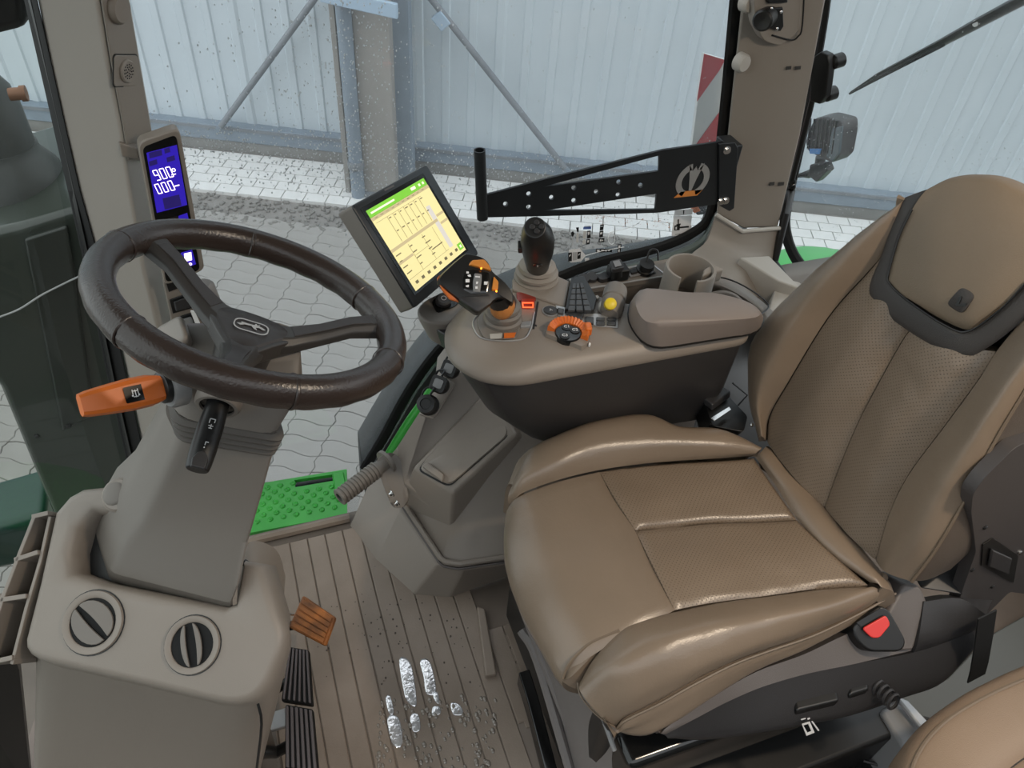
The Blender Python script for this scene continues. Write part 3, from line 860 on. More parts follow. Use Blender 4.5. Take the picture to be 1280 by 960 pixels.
# three sockets with caps on the sloping edge
def socket(px, py, z, label, r=.018, cap=True):
    p = P(px, py, z); ax = V((-.35, -.55, .75)).normalized()
    t = thing('socket', label, 'socket', p)
    MB().lathe([(r * 1.15, -.012), (r * 1.15, 0), (r, .004), (r, .014)], p, ax, 18).out('body', BLK, t)
    if cap:
        MB().lathe([(r * .95, .014), (r * 1.02, .018), (r * .98, .026), (r * .6, .027), (r * .55, .024), (0, .024)], p, ax, 18).out('cap', BLK, t)
    f = F(p, ax.orthogonal(), ax.cross(ax.orthogonal()))
    mb = MB(); mb.tube(smooth_path([p + ax * .016 + f.u * r, p + f.u * r * 1.9 + ax * .01, p - ax * .004 + f.u * r * 1.5 + f.v * r, p - ax * .008 + f.v * r * 1.1], 4), .0025, 6); mb.out('strap', BLK, t)
    return t, f, ax


socket(535, 506, .425, 'round black capped socket, lowest of three on the console edge by the green strip', .020)
for (px, py, z, lb) in ((550, 481, .445, 'square black flap socket, middle one of three on the console edge'), (563, 462, .455, 'square black flap socket, topmost of three on the console edge under the armrest')):
    t, f, ax = socket(px, py, z, lb, .017, False)
    p = P(px, py, z); g = F(p + ax * .016 , f.u, f.v)
    rpad(MB(), g, .034, .034, .006, .006).out('flap', BLK, t, bevel=.001)
    rpad(MB(), g, .02, .02, .0075, .004).out('flap_window', GMT, t)
pl_ = [P(524, 512, .41), P(543, 518, .41), P(570, 474, .44), P(552, 462, .44)]
mb = MB(); mb.prism([p + V((0, 0, -.014)) for p in pl_], (0, .01, -.012)); mb.out('socket_plate', PL, SCN, bevel=.004)

# foot-rest grip tube on its bracket
gq = P(424, 622, .235); ge = P(484, 577, .245)
ga = (ge - gq).normalized()
GR = thing('ribbed_grip', 'ribbed plastic grip tube on a bolted bracket at the edge of the floor', 'grip', (ge.x, ge.y, .1))
Lg = (ge - gq).length
prof = [(.011, 0), (.019, 0)]
n = 12
for k in range(n):
    a = Lg * .80 * k / n; b = Lg * .80 / n
    prof += [(.0205, a + b * .15), (.0205, a + b * .55), (.0172, a + b * .65), (.0172, a + b * .95)]
prof += [(.016, Lg * .82), (.016, Lg)]
MB().lathe(prof, gq, ga, 24, cap=False).out('ribbed_sleeve', PLC, GR, sharp=30)
MB().lathe([(.011, .0), (.011, .06), (0, .06)], gq, ga, 16, cap=False).out('bore', mat('grip_bore', (.10, .095, .085), .6), GR)
MB().lathe([(.03, Lg - .006), (.03, Lg + .002), (.0, Lg + .002)], gq, ga, 24).out('flange', PLC, GR)
b1 = P(497, 630, .20)
arm = [ge + V((-.03, -.0, .012)), ge + V((.0, .0, .03)), ge + V((.026, 0, .0)), b1 + V((.022, 0, .0)), b1 + V((.012, 0, -.02)), b1 + V((-.014, 0, -.01))]
mb = MB(); mb.prism(roundpoly(arm, .02), ga * .008); mb.out('bracket', PLC, GR, bevel=.002)
for (px, py) in ((490, 617), (497, 629)):
    q = U(px, py, pl=(b1, ga), off=-.002); MB().lathe([(.009, 0), (.009, .002), (.0055, .002), (.0055, .008)], q, -ga, 12).out('bolt', STL, GR, sharp=30)

# ================================================================== front pod, steering column, wheel
POD = thing('front_console', 'beige-grey console pod with two round air vents at the lower left', 'console', (-.25, .7, 0))
v0, v1, v2 = U(22, 824, z=.53), U(302, 890, z=.53), U(358, 796, z=.585)
pn = (v1 - v0).cross(v2 - v0).normalized(); pn = pn if pn.z > 0 else -pn
PP = (v0, pn)
tp = lambda px, py, o=0: U(px, py, pl=PP, off=o)
top = [v0, v1, v2, tp(240, 758), tp(127, 728), tp(89, 716), tp(88, 690), tp(96, 660), tp(112, 634), tp(146, 632), tp(182, 640), tp(166, 622), tp(130, 610), tp(100, 611), tp(82, 621), tp(64, 640), tp(44, 730)]
def inset(poly, n_, d):
    N = len(poly); out = []
    area = sum(((poly[i] - poly[0]).cross(poly[(i + 1) % N] - poly[0])).dot(n_) for i in range(N))
    sg = 1 if area > 0 else -1
    for i in range(N):
        e1 = (poly[i] - poly[i - 1]); e2 = (poly[(i + 1) % N] - poly[i])
        a = n_.cross(e1.normalized() if e1.length > 1e-6 else e2.normalized()); b = n_.cross(e2.normalized() if e2.length > 1e-6 else e1.normalized())
        m = (a + b); m = m.normalized() if m.length > 1e-4 else a
        out.append(poly[i] + m * (sg * d / max(m.dot(a), .5)))
    return out


def arc3(a, p, b, n=5):
    return [a * (1 - k / n) ** 2 + p * 2 * (k / n) * (1 - k / n) + b * (k / n) ** 2 for k in range(n + 1)]


rest = [tp(349, 770), tp(330, 705), tp(300, 700), tp(291, 754), tp(280, 758), tp(205, 744), tp(127, 729), tp(89, 716), tp(88, 690), tp(96, 662), tp(116, 642), tp(146, 645), tp(178, 657), tp(186, 634), tp(156, 612), tp(130, 606), tp(100, 609), tp(82, 619), tp(64, 640), tp(44, 730)]
outline = arc3(tp(26, 800), v0, tp(60, 833), 4) + [tp(170, 858)] + arc3(tp(262, 880), tp(318, 896), tp(338, 852), 6) + arc3(tp(352, 818), tp(362, 792), tp(349, 770), 4) + rest[1:]
lowo = []
for p in outline:
    q = px_of(p)
    if q[1] > 770 and q[0] < 345:
        t = min(max((q[0] - 26) / 300, 0), 1); l = U(40, 1075, z=.02).lerp(U(305, 1045, z=.02), t); lowo.append(l)
    elif q[0] >= 285 and q[1] < 765: lowo.append(U(312, 950, z=.02))
    elif q[0] >= 345: lowo.append(U(316, 1000, z=.02))
    else: lowo.append(V((p.x + (.03 if q[0] < 120 else -.004), p.y + .012, .02)))
flare = [p - pn * .05 + (V((-.008, -.006, 0)) if px_of(p)[1] > 780 else V((0, 0, 0))) for p in outline]
rg = [lowo, [a.lerp(b, .5) for a, b in zip(flare, lowo)], flare, [p - pn * .022 for p in outline], inset([p - pn * .009 for p in outline], pn, .003), inset([p - pn * .002 for p in outline], pn, .008), inset(outline, pn, .015)]
MB().loft(rg).out('body', PL, POD, sharp=70)
# storage pocket
pk = [tp(*p) for p in [(127, 728), (89, 716), (88, 690), (96, 660), (112, 634), (146, 632), (182, 640)]]
pk = [p - pn * .05 for p in pk] + [tp(240, 758) - pn * .05]
mb = MB(); mb.prism(pk, -pn * .02); mb.out('pocket_floor', BLK, POD)
# seam of the right side cover
mb = MB(); mb.tube(smooth_path([U(*p) for p in [(322, 878, .50), (327, 905, .47), (321, 960, .38)]], 3), .0022, 6); mb.out('side_seam', BLK, POD)


def vent(px, py, r, ang, openness, nm):
    c = tp(px, py); fu = (v1 - v0).normalized(); f = F(c, fu, pn.cross(fu)); f = f.sub(0, 0, 0, ang)
    MB().lathe([(r * 1.03, -.004), (r * 1.03, .0006), (r * .985, .0006)], f.o, f.w, 32, cap=False).out('gap_ring', BLK, POD)
    vo = MB().lathe([(r * .99, -.01), (r * .99, .003), (r * .97, .005), (r * .80, .0045), (r * .76, .003), (r * .75, -.002)], f.o, f.w, 36, cap=False).out(nm, PL, POD)
    MB().lathe([(r * .76, .0012), (0, .0012)], f.o, f.w, 24, cap=False).out('vent_bore', RUB, vo)
    for s in (-1, 1):
        pts = []
        off = r * (.07 if openness > .6 else .13)
        for k in range(13):
            a = -math.pi / 2 + math.pi * k / 12
            pts.append((s * (off + r * .60 * openness * math.cos(a)), r * .72 * math.sin(a)))
        for k in range(1, 8):
            t = k / 8; pts.append((s * (off + r * .05 * math.sin(math.pi * t)), r * .72 * (1 - 2 * t)))
        tilt = .5
        a = [f.p(u, v, .0075 - abs(u) * tilt * (.25 if openness > .6 else .1)) for u, v in pts]; b = [p - f.w * .004 for p in a]
        MB().loft([b, a]).out('flap', PLC, vo, bevel=.0012)


vent(117, 778, .0445, 1.06, .93, 'air_vent')
vent(241, 806, .040, .45, .40, 'air_vent')
c = tp(150, 619, .002); MB().lathe([(.026, -.01), (.026, .004), (.022, .008), (0, .009)], c, pn, 24).out('top_vent_ring', PL, POD)
f = F(c, v1 - v0, pn.cross(v1 - v0)); mb = MB(); mb.ball(f.p(-.005, 0, .008), f.u * .017, f.v * .018, f.w * .004, 14, 8); mb.out('top_vent_ball', PLC, POD)
mb = MB(); mb.ball(f.p(.012, .002, .008), f.u * .012, f.v * .016, f.w * .004, 12, 8); mb.out('top_vent_ball', PLC, POD)
# right hand shoulder behind the column foot
sh = [[U(*p) for p in [(300, 690, .50), (318, 676, .50), (346, 688, .47), (357, 720, .44)]], [U(*p) for p in [(296, 760, .52), (320, 745, .52), (345, 745, .47), (354, 760, .42)]], [U(*p) for p in [(300, 800, .5), (325, 800, .5), (346, 800, .46), (352, 810, .40)]]]
surf('shoulder', sh, PL, POD, nu=4, nv=4, skirt=.04)
mb = MB(); mb.tube(smooth_path([U(*p) for p in [(305, 703, .525), (326, 718, .52), (330, 745, .51), (331, 772, .51)]], 4), .006, 8); mb.out('shoulder_gap', BLK, POD)
# storage tray on the left flank
TR = thing('storage_tray', 'grey open storage tray with dividers along the left flank of the front console', 'tray', tp(30, 720) - pn * .1)
o1 = [tp(*p, -.0) for p in [(60, 638), (40, 645), (22, 690), (2, 742), (-25, 830)]]
i1 = [tp(*p, -.005) for p in [(64, 641), (60, 645), (48, 700), (30, 760), (12, 830)]]
mb = MB(); mb.loft([[p, p + (v1 - v0).normalized() * .006, p + (v1 - v0).normalized() * .006 - pn * .07, p - pn * .07] for p in o1[1:]]); mb.out('outer_wall', PL, TR, bevel=.0015)
mb = MB(); mb.loft([[p, p + (v1 - v0).normalized() * .005, p + (v1 - v0).normalized() * .005 - pn * .07, p - pn * .07] for p in i1[1:]]); mb.out('inner_wall', PL, TR, bevel=.001)
for a, b in (((39, 646), (60, 641)), ((17, 700), (47, 690)), ((-1, 750), (32, 745)), ((-20, 830), (15, 822))):
    p, q = tp(*a), tp(*b); n_ = (q - p).cross(pn).normalized() * .0035
    mb = MB(); mb.prism([p - n_, q - n_, q + n_, p + n_], -pn * .065); mb.out('divider', PL, TR, bevel=.001)
mb = MB(); mb.prism([p - pn * .062 for p in o1] + [p - pn * .062 for p in i1[::-1]], -pn * .006); mb.out('tray_floor', DPL, TR)

mb = MB(); mb.prism([U(*p, y=.78) for p in [(0, 770), (24, 838), (40, 990), (-80, 990), (-80, 770)]], (0, .02, 0)); mb.out('lower_side', BLK, TR)
# steering column
CL = thing('steering_column', 'grey-brown steering column shroud rising from the front console', 'column', tp(210, 735))


def ringq(pts, back, n=3, r=.022):
    fl, fr = pts; b = V(back)
    return roundpoly([fl, fr, fr + b, fl + b], r, n)


bk = V((-.008, .13, .02))
secs = [((136, 732, .53), (292, 772, .54), 1.25), ((139, 716, .585), (292, 755, .60), 1.25), ((152, 684, .63), (300, 735, .63), 1.15), ((176, 655, .68), (312, 680, .68), 1.05), ((200, 605, .76), (328, 625, .75), .95), ((224, 552, .845), (343, 571, .825), .85)]
rings = []
for a, b, k in secs:
    A, B = U(*a), U(*b)
    w_ = (B - A)
    A2 = A + V((0, 0, 0)); 
    sp = A.lerp(B, .10) + (A - B).normalized() * 0
    # chamfered left-front edge: the pale facet
    back = bk * k
    pts = [A, B, B + back * .5 - w_ * -.03, B + back - w_ * .10, A + back + w_ * .05, A + back * .42 - w_ * .10]
    rings.append(roundpoly(pts, .012, 3))
MB().loft(rings).out('lower_shroud', PLC, CL, sharp=20)
# gaiter
g0, g1_, g2_ = (216, 524, .89), (222, 549, .848), None
mb = MB()
for k in range(5):
    t = k / 4
    A = U(222 - 5 * t, 551 - 26 * t, z=.848 + .045 * t); B = U(343 + 11 * t, 569 - 22 * t, z=.828 + .045 * t)
    for (e, dz) in ((0, 0), (.006, .004), (.006, .006), (0, .0095)):
        pass
gr = []
for k in range(17):
    t = k / 16
    A = U(223 - 6 * t, 551 - 27 * t, z=.846 + .047 * t); B = U(343 + 12 * t, 570 - 23 * t, z=.826 + .047 * t)
    w_ = (B - A).normalized(); e = .004 if k % 4 in (1, 2) else -.003
    back = V((-.008, .115, .02)); bb = back.normalized()
    A = A - w_ * e - bb * e; B = B + w_ * e - bb * e; back = back + bb * e * 2
    gr.append(roundpoly([A, B, B + back, A + back], .018, 4))
MB().loft(gr).out('gaiter', mat('gaiter_rubber', (.085, .075, .066), .55), CL, sharp=25)
ug = []
for (a, b, k) in (((217, 522, .895), (355, 546, .872), 1), ((222, 502, .92), (370, 522, .90), .95), ((230, 482, .94), (384, 482, .93), .75), ((236, 462, .955), (382, 452, .95), .5)):
    A, B = U(*a), U(*b); back = V((-.010, .13, .03)) * k
    ug.append(roundpoly([A, B, B + back, A + back], .03, 4))
MB().loft(ug).out('upper_shroud', PLC, CL, sharp=50)
cv = [U(212, 424, z=.96), U(250, 404, z=.99), U(262, 440, z=.99), U(225, 455, z=.96)]
mb = MB(); mb.prism([p + V((-.02, .03, 0)) for p in cv], (-.0, .03, -.05)); mb.out('top_cover', PL, CL, bevel=.01)
# orange shuttle lever
ca = U(214, 482, z=.955); tip = U(104, 506, z=.985)
ld = (tip - ca).normalized()
MB().lathe([(.026, -.012), (.0265, .002), (.024, .006), (.018, .006)], ca, ld, 28).out('lever_collar', GMT, CL)
MB().lathe([(.019, .004), (.019, .012), (.0165, .014)], ca, ld, 24).out('lever_boot', BLK, CL)
vn = (EYE - ca).normalized(); sd = ld.cross(vn).normalized(); vn = sd.cross(ld)
if sd.z > 0: sd = -sd
rings = []
LT = (tip - ca).length
for t, wv, th, dz in ((.00, .0145, .013, 0), (.10, .0165, .013, 0), (.22, .0185, .011, 0), (.45, .0185, .009, .0), (.70, .0165, .0085, .0), (.9, .0145, .008, .001), (.985, .0125, .006, .002)):
    cpt = ca.lerp(tip, t) + vn * (.004 if t > .2 else 0) + ld * .006
    rings.append([cpt + sd * (wv * a) + vn * (th * b) for a, b in ((-1, -.4), (-.86, .7), (-.6, 1), (.6, 1), (.86, .7), (1, -.4), (.7, -1), (-.7, -1))])
mb = MB(); mb.ball(ca + ld * .012, sd * .016, vn * .013, ld * .018, 16, 10); mb.out('lever_root', ORG_, CL)
lv_ = MB().loft(rings).out('shuttle_lever', ORG_, CL, sharp=25)
cpt = ca.lerp(tip, .42) + vn * (.004 + .0094) + ld * .006
lf = F(cpt, -ld, -sd)
if lf.w.dot(vn) < 0: lf = F(cpt, ld, -sd)
rpad(MB(), lf, .024, .018, .0006, .0015).out('icon_plate', GBLK, lv_, smooth=False)
ic = MB()
for (x, y, w_, h) in ((0, 0, .0009, .009), (.003, .002, .0009, .006), (-.003, .002, .0009, .006), (0, -.0035, .006, .0009), (.0, .003, .007, .0009), (.0035, -.002, .002, .002), (-.0035, -.002, .002, .002)):
    rpad(ic, lf, w_, h, .0004, .0004, .0006, x, y, 1)
ic.out('icon', WHT, lv_, smooth=False)
# black stalk
sa = U(272, 506, z=.945); sb = U(246, 588, z=.925)
sdv = (sb - sa).normalized()
MB().lathe([(.0265, -.02), (.0265, .0), (.024, .004), (.020, .004), (.019, -.004)], sa, sdv, 28).out('stalk_collar', PLC, CL)
MB().lathe([(.0195, .001), (.0, .001)], sa, sdv, 24).out('stalk_boot', GBLK, CL)
vs_ = (EYE - sa).normalized(); ss = sdv.cross(vs_).normalized(); vs_ = ss.cross(sdv)
if vs_.dot(EYE - sa) < 0: vs_ = -vs_
rings = []
for t, wv, th in ((0, .0125, .0125), (.15, .0135, .0125), (.35, .0145, .012), (.7, .0145, .0115), (.92, .0135, .011), (1.0, .0125, .009)):
    cpt = sa.lerp(sb, t) - sdv * (.004 if t == 0 else 0)
    rings.append([cpt + ss * (wv * math.cos(a)) + vs_ * (th * math.sin(a)) for a in [2 * math.pi * k / 16 for k in range(16)]])
sk = MB().loft(rings).out('stalk_lever', BLK, CL, bevel=.002)
e = sa.lerp(sb, .90) + vs_ * .0095
sf = F(e, ss, -sdv)
if sf.w.dot(vs_) < 0: sf = F(e, -ss, -sdv)
MB().loft([sf.poly([(-.008, -.011), (.008, -.011), (.009, .0), (.005, .009), (0, .011), (-.005, .009), (-.009, 0)], 0), sf.poly([(-.007, -.010), (.007, -.010), (.008, .0), (.004, .008), (0, .0095), (-.004, .008), (-.008, 0)], .004)]).out('end_button', DPL, sk, bevel=.001)
ic = MB()
i_f = F(sa.lerp(sb, .36) + vs_ * .0124, sf.u, sf.v)
rpad(ic, i_f, .001, .006, .0003, .0004, 0, -.0028, .002, 1); rpad(ic, i_f, .0055, .001, .0003, .0004, 0, 0, .005, 1); rpad(ic, i_f, .001, .005, .0003, .0004, 0, .0028, .003, 1)
rpad(ic, i_f, .0055, .001, .0003, .0004, 0, 0, -.004, 1); rpad(ic, i_f, .001, .005, .0003, .0004, 0, 0, -.004, 1); rpad(ic, i_f, .004, .001, .0003, .0004, 0, 0, -.007, 1)
i_f = F(sa.lerp(sb, .68) + vs_ * .0121, sf.u, sf.v)
rpad(ic, i_f, .001, .005, .0003, .0004, 0, 0, .001, 1); rpad(ic, i_f, .0035, .001, .0003, .0004, 0, .0015, .003, 1); rpad(ic, i_f, .0016, .0016, .0003, .0006, 0, 0, -.004, 1)
ic.out('icon', LGR, sk, smooth=False)
# black knob behind the wheel hub
q = U(258, 372, z=1.0); MB().lathe([(.012, 0), (.013, .03), (.009, .036), (0, .036)], q + V((0, .06, -.05)), V((-.1, -.2, .9)), 18).out('wiper_knob', GMT, CL)

# steering wheel
WC = V((-.010, .773, 1.026)); WN = V((.396, .089, .914)).normalized()
wu = WN.cross(Y3).normalized(); wv_ = WN.cross(wu)
SWH = thing('steering_wheel', 'dark brown leather three-spoke steering wheel on the grey column', 'steering wheel', WC)
RM, RT = .1675, .0185
wp_ = lambda r, deg, h=0: WC + (wu * math.cos(math.radians(deg)) + wv_ * math.sin(math.radians(deg))) * r + WN * h
rings = []
NS = 120
mb = MB()
for i in range(NS):
    deg = 360 * i / NS
    rr = 1.0
    for sdeg in (-60, -30, 60, 165, -150): pass
    ring = []
    for k in range(16):
        a = 2 * math.pi * k / 16
        bump = 1 + (.03 * math.sin(math.radians(deg) * 26) if math.sin(a) < -.2 else 0)
        ring.append(wp_(RM + RT * .97 * math.cos(a) * bump, deg, RT * 1.06 * math.sin(a) * bump))
    rings.append(ring)
rings.append(rings[0])
mb.loft(rings, cap=False); rim = mb.out('rim', WHL, SWH)
for deg in (-95, -30, 150, 205, 35, 95):
    mb = MB(); mb.lathe([(RT * 1.015, -.0022), (RT * 1.075, -.001), (RT * 1.075, .001), (RT * 1.015, .0022)], wp_(RM, deg), (wu * -math.sin(math.radians(deg)) + wv_ * math.cos(math.radians(deg))), 20, cap=False); mb.out('rim_seam', WHL, rim)
HD = -.042
for deg, kk in ((-47, 1), (-177, 1), (72, 1)):
    tg = wu * -math.sin(math.radians(deg)) + wv_ * math.cos(math.radians(deg))
    rings = []
    for r, h, w_, t_ in ((.015, HD, .030, .010), (.05, HD + .002, .021, .010), (.085, HD + .014, .0165, .009), (.12, HD + .030, .0155, .009), (.148, -.005, .018, .010), (.162, -.001, .020, .011)):
        c = wp_(r, deg, h)
        rings.append([c + tg * (w_ * a) + WN * (t_ * b) for a, b in ((-1, -1), (-1.0, .2), (-.62, 1), (.62, 1), (1.0, .2), (1, -1))])
    so_ = MB().loft(rings).out('spoke', SPK, SWH, bevel=.003)
    rings = []
    for r, h, w_ in ((.052, HD + .0125, .011), (.085, HD + .0235, .0085), (.12, HD + .0395, .0085), (.145, .0035, .0095)):
        c = wp_(r, deg, h); rings.append([c + tg * (w_ * a) + WN * (.001 * b) for a, b in ((-1, -1), (-1, 1), (1, 1), (1, -1))])
    MB().loft(rings).out('spoke_inlay', HUB, so_, bevel=.0008)
pts = []
for deg in (-47, 13, 72, 127, -177, -112): pts.append((deg, .060 if deg in (-47, 72, -177) else .040))
bp_ = [wp_(r, d, HD - .012) for d, r in pts]; tp_ = [wp_(r, d, HD + .009) for d, r in pts]
MB().loft([smooth_path(bp_, 5, True), smooth_path(tp_, 5, True)]).out('hub', SPK, SWH, bevel=.003)
tp2 = [wp_(r * .86, d, HD + .0088) for d, r in pts]; tp3 = [wp_(r * .80, d, HD + .0115) for d, r in pts]; tp4 = [wp_(r * .4, d, HD + .0135) for d, r in pts]
hc = MB().loft([smooth_path(tp2, 5, True), smooth_path(tp3, 5, True), smooth_path(tp4, 5, True)]).out('hub_cap', HUB, SWH)
# leaping animal outline on a round-cornered badge
ef = F(wp_(.004, 90, HD + .0138), (U(332, 412, pl=(WC + WN * HD, WN)) - U(292, 400, pl=(WC + WN * HD, WN))), WN.cross(U(332, 412, pl=(WC + WN * HD, WN)) - U(292, 400, pl=(WC + WN * HD, WN))))
a = [ef.p(x, y, .0008) for x, y in rrect(.041, .026, .010, 5)]; b = [ef.p(x, y, .0008) for x, y in rrect(.038, .023, .009, 5)]
mb = MB(); mb.plate(a, [b], ef.w * .0006); mb.out('badge_ring', LGR, hc, smooth=False)
deer = [(-.0165, -.001), (-.012, -.0035), (-.008, .0005), (.0, .0015), (.004, -.004), (.007, -.0045), (.005, .000), (.009, .002), (.014, -.001), (.0165, .0005), (.012, .004), (.008, .005), (.009, .0085), (.0065, .0055), (.004, .009), (.003, .0045), (-.006, .004), (-.0125, .0045), (-.0115, .0015)]
mb = MB(); mb.plate([ef.p(x, -y if False else y, .0008) for x, y in deer], [], ef.w * .0006); mb.out('badge_animal', LGR, hc, smooth=False)
MB().lathe([(.032, -.09), (.034, -.012)], WC + WN * HD, WN, 24).out('boss', SPK, SWH)

# pedals
orp = [U(378, 744, z=.17), U(419, 772, z=.165), U(406, 808, z=.135), U(360, 784, z=.14)]
OP = thing('orange_pedal', 'worn orange ribbed foot pedal standing alone above the mat beside the console', 'pedal', sum(orp, V((0, 0, 0))) / 4)
on = (orp[1] - orp[0]).cross(orp[3] - orp[0]).normalized(); on = on if on.z > 0 else -on
mb = MB(); mb.loft([[p - on * .014 for p in orp], orp]); mb.out('pad', ORD, OP, bevel=.004)
for k in range(5):
    t = .14 + k * .18
    a = orp[0].lerp(orp[3], t); b = orp[1].lerp(orp[2], t); a, b = a.lerp(b, .06), a.lerp(b, .94)
    w_ = (orp[3] - orp[0]).normalized() * .0045
    mb = MB(); mb.prism([a - w_, b - w_, b + w_, a + w_], on * .003); mb.out('rib', ORD, OP, bevel=.001)
mb = MB(); mb.tube(smooth_path([orp[3] + (orp[0] - orp[3]) * .2 - on * .01, U(350, 778, z=.15), U(352, 768, z=.155), orp[0].lerp(orp[3], .6) - on * .008], 4), .0025, 6); mb.out('wire_hoop', STL, OP)
mb = MB(); mb.tube([sum(orp, V((0, 0, 0))) / 4 - on * .012, U(350, 785, z=.12), U(330, 790, z=.14)], .009, 10); mb.out('arm', BLK, OP)


def ribpedal(name, q, lab, group):
    n_ = (q[1] - q[0]).cross(q[3] - q[0]).normalized(); n_ = n_ if n_.z > 0 else -n_
    t = thing(name, lab, 'pedal', sum(q, V((0, 0, 0))) / 4 - n_ * .02, group)
    mb = MB(); mb.loft([[p - n_ * .018 for p in q], q]); mb.out('pad', RUB, t, bevel=.004)
    for k in range(6):
        s = .09 + k * .165
        a, b = q[0].lerp(q[1], s), q[3].lerp(q[2], s); a, b = a.lerp(b, .03), a.lerp(b, .97); w_ = (q[1] - q[0]) * .056
        mb = MB(); mb.prism([a - w_, a + w_, b + w_, b - w_], n_ * .005); mb.out('rib', mat('pedal_rib', (.10, .088, .092), .5) if k == 0 and 'pedal_rib' not in bpy.data.materials else bpy.data.materials['pedal_rib'], t, bevel=.0015)
    mb = MB(); c = sum(q, V((0, 0, 0))) / 4; mb.tube([c - n_ * .01, c - n_ * .03 + V((-.05, .0, -.01)), c + V((-.12, .01, .02))], .011, 10); mb.out('arm', BLK, t)
    return t


ribpedal('brake_pedal', [U(361, 808, z=.15), U(386, 812, z=.15), U(391, 882, z=.13), U(351, 876, z=.13)], 'black ribbed pedal nearer the orange pedal, the upper of the two by the console', 'brake pedals')
ribpedal('brake_pedal', [U(356, 880, z=.15), U(391, 886, z=.15), U(398, 965, z=.13), U(356, 962, z=.13)], 'black ribbed pedal cut by the bottom edge, the lower of the two by the console', 'brake pedals')
mb = MB(); mb.box(U(342, 902, z=.10), (.03, 0, 0), (0, .018, 0), (0, 0, .006)); tag(mb.out('pedal_link', SLV, bevel=.003), 'silver metal link plate between the console and the lower ribbed pedal', 'link')

# ------------------------------------------------------------------ pillar display with digits
DYP = 1.40
dc = [U(176, 181, y=DYP), U(222, 163, y=DYP), U(253, 340, y=DYP), U(205, 356, y=DYP)]
DF = F((dc[0] + dc[1] + dc[2] + dc[3]) / 4, (dc[1] + dc[2]) - (dc[0] + dc[3]), (dc[0] + dc[1]) - (dc[2] + dc[3]))
if DF.w.dot(EYE - DF.o) < 0: DF.w = -DF.w
dw = ((dc[1] + dc[2]) / 2 - (dc[0] + dc[3]) / 2).length * .99; dh = ((dc[0] + dc[1]) / 2 - (dc[2] + dc[3]) / 2).length
DPN = (DF.o, DF.w)
dl = lambda px, py: (lambda p: ((p - DF.o).dot(DF.u), (p - DF.o).dot(DF.v)))(U(px, py, pl=DPN))
DSP = thing('corner_display', 'slim upright display with glowing white digits on blue, mounted on the front pillar', 'display', DF.p(0, -dh / 2))
bz = [U(*p, pl=DPN) for p in [(172, 178), (224, 160), (256, 338), (206, 358)]]
bzr = roundpoly(bz, .014, 4)
MB().loft([[p - DF.w * .028 - DF.u * .004 for p in bzr], [p - DF.w * .003 for p in bzr], [DF.o + (p - DF.o) * .985 for p in bzr]]).out('housing', PL, DSP, bevel=.002)
bq = roundpoly([U(*p, pl=DPN) for p in [(178, 184), (220, 168), (250, 337), (208, 353)]], .010, 4)
scr = MB().loft([[p - DF.w * .002 for p in bq], [p + DF.w * .001 for p in bq]]).out('screen_glass', GBLK, DSP, smooth=False)


def dquad(px, o0, d, name, m, par=None):
    q = [U(*p, pl=DPN, off=o0) for p in px]
    mb = MB(); mb.prism(q, DF.w * d); return mb.out(name, m, par or scr, smooth=False)


dquad([(183, 191), (221, 181), (234, 256), (196, 266)], .0010, .0004, 'blue_field', BLU)
for q in ([(186, 191), (202, 187), (203, 194), (187, 198)], [(208, 197), (218, 194), (219, 200), (209, 203)], [(186, 202), (196, 199), (197, 205), (187, 208)], [(203, 248), (224, 243), (227, 257), (206, 262)], [(205, 186), (212, 184), (213, 190), (206, 192)]):
    dquad(q, .0014, .0003, 'dark_segment', BLUD)
tfm = F(U(207, 217, pl=DPN, off=.0016), DF.u, DF.v)
a_ = U(192, 213, pl=DPN); b_ = U(216, 207, pl=DPN); du_ = (b_ - a_).normalized()
SEG = {'0': 'abcdef', '9': 'abcdfg'}


def seg_digit(ch, fr, w_, h):
    mb = MB(); t = w_ * .19
    bars = {'a': (0, h / 2, w_, t), 'g': (0, 0, w_, t), 'd': (0, -h / 2, w_, t), 'f': (-w_ / 2, h / 4, t, h / 2), 'b': (w_ / 2, h / 4, t, h / 2), 'e': (-w_ / 2, -h / 4, t, h / 2), 'c': (w_ / 2, -h / 4, t, h / 2)}
    for s in SEG[ch]:
        x, y, ww, hh = bars[s]; mb.loft([fr.poly(rrect(ww, hh, t * .3, 1, x, y), 0), fr.poly(rrect(ww, hh, t * .3, 1, x, y), .0004)])
    mb.out('digit', PNK, scr, smooth=False)


up_ = (U(192, 205, pl=DPN) - U(195, 222, pl=DPN))
for txt, (x0, y0), (x1, y1), hh in (('900', (196, 219), (212, 215), 15), ('000', (198, 236), (214, 232), 14)):
    for i, ch in enumerate(txt):
        t = i / 2; px, py = x0 + (x1 - x0) * t, y0 + (y1 - y0) * t
        f = F(U(px, py, pl=DPN, off=.0016), du_, up_)
        hgt = (U(px, py - hh / 2, pl=DPN) - U(px + 1.5, py + hh / 2, pl=DPN)).length
        seg_digit(ch, f, hgt * .30, hgt * .84)
f = F(U(217, 212.5, pl=DPN, off=.0016), du_, up_); mb = MB(); mb.plate(f.poly(circ(.0036, 12)), [f.poly(circ(.0022, 12))], f.w * .0004); mb.out('unit_mark', PNK, scr, smooth=False)
f = F(U(217, 218, pl=DPN, off=.0016), du_, up_); rpad(MB(), f, .0085, .0014, .0004, .0005, n=1).out('unit_mark', PNK, scr, smooth=False)
f = F(U(221, 232, pl=DPN, off=.0016), du_, up_); rpad(MB(), f, .0095, .0018, .0004, .0005, n=1).out('unit_mark', PNK, scr, smooth=False)
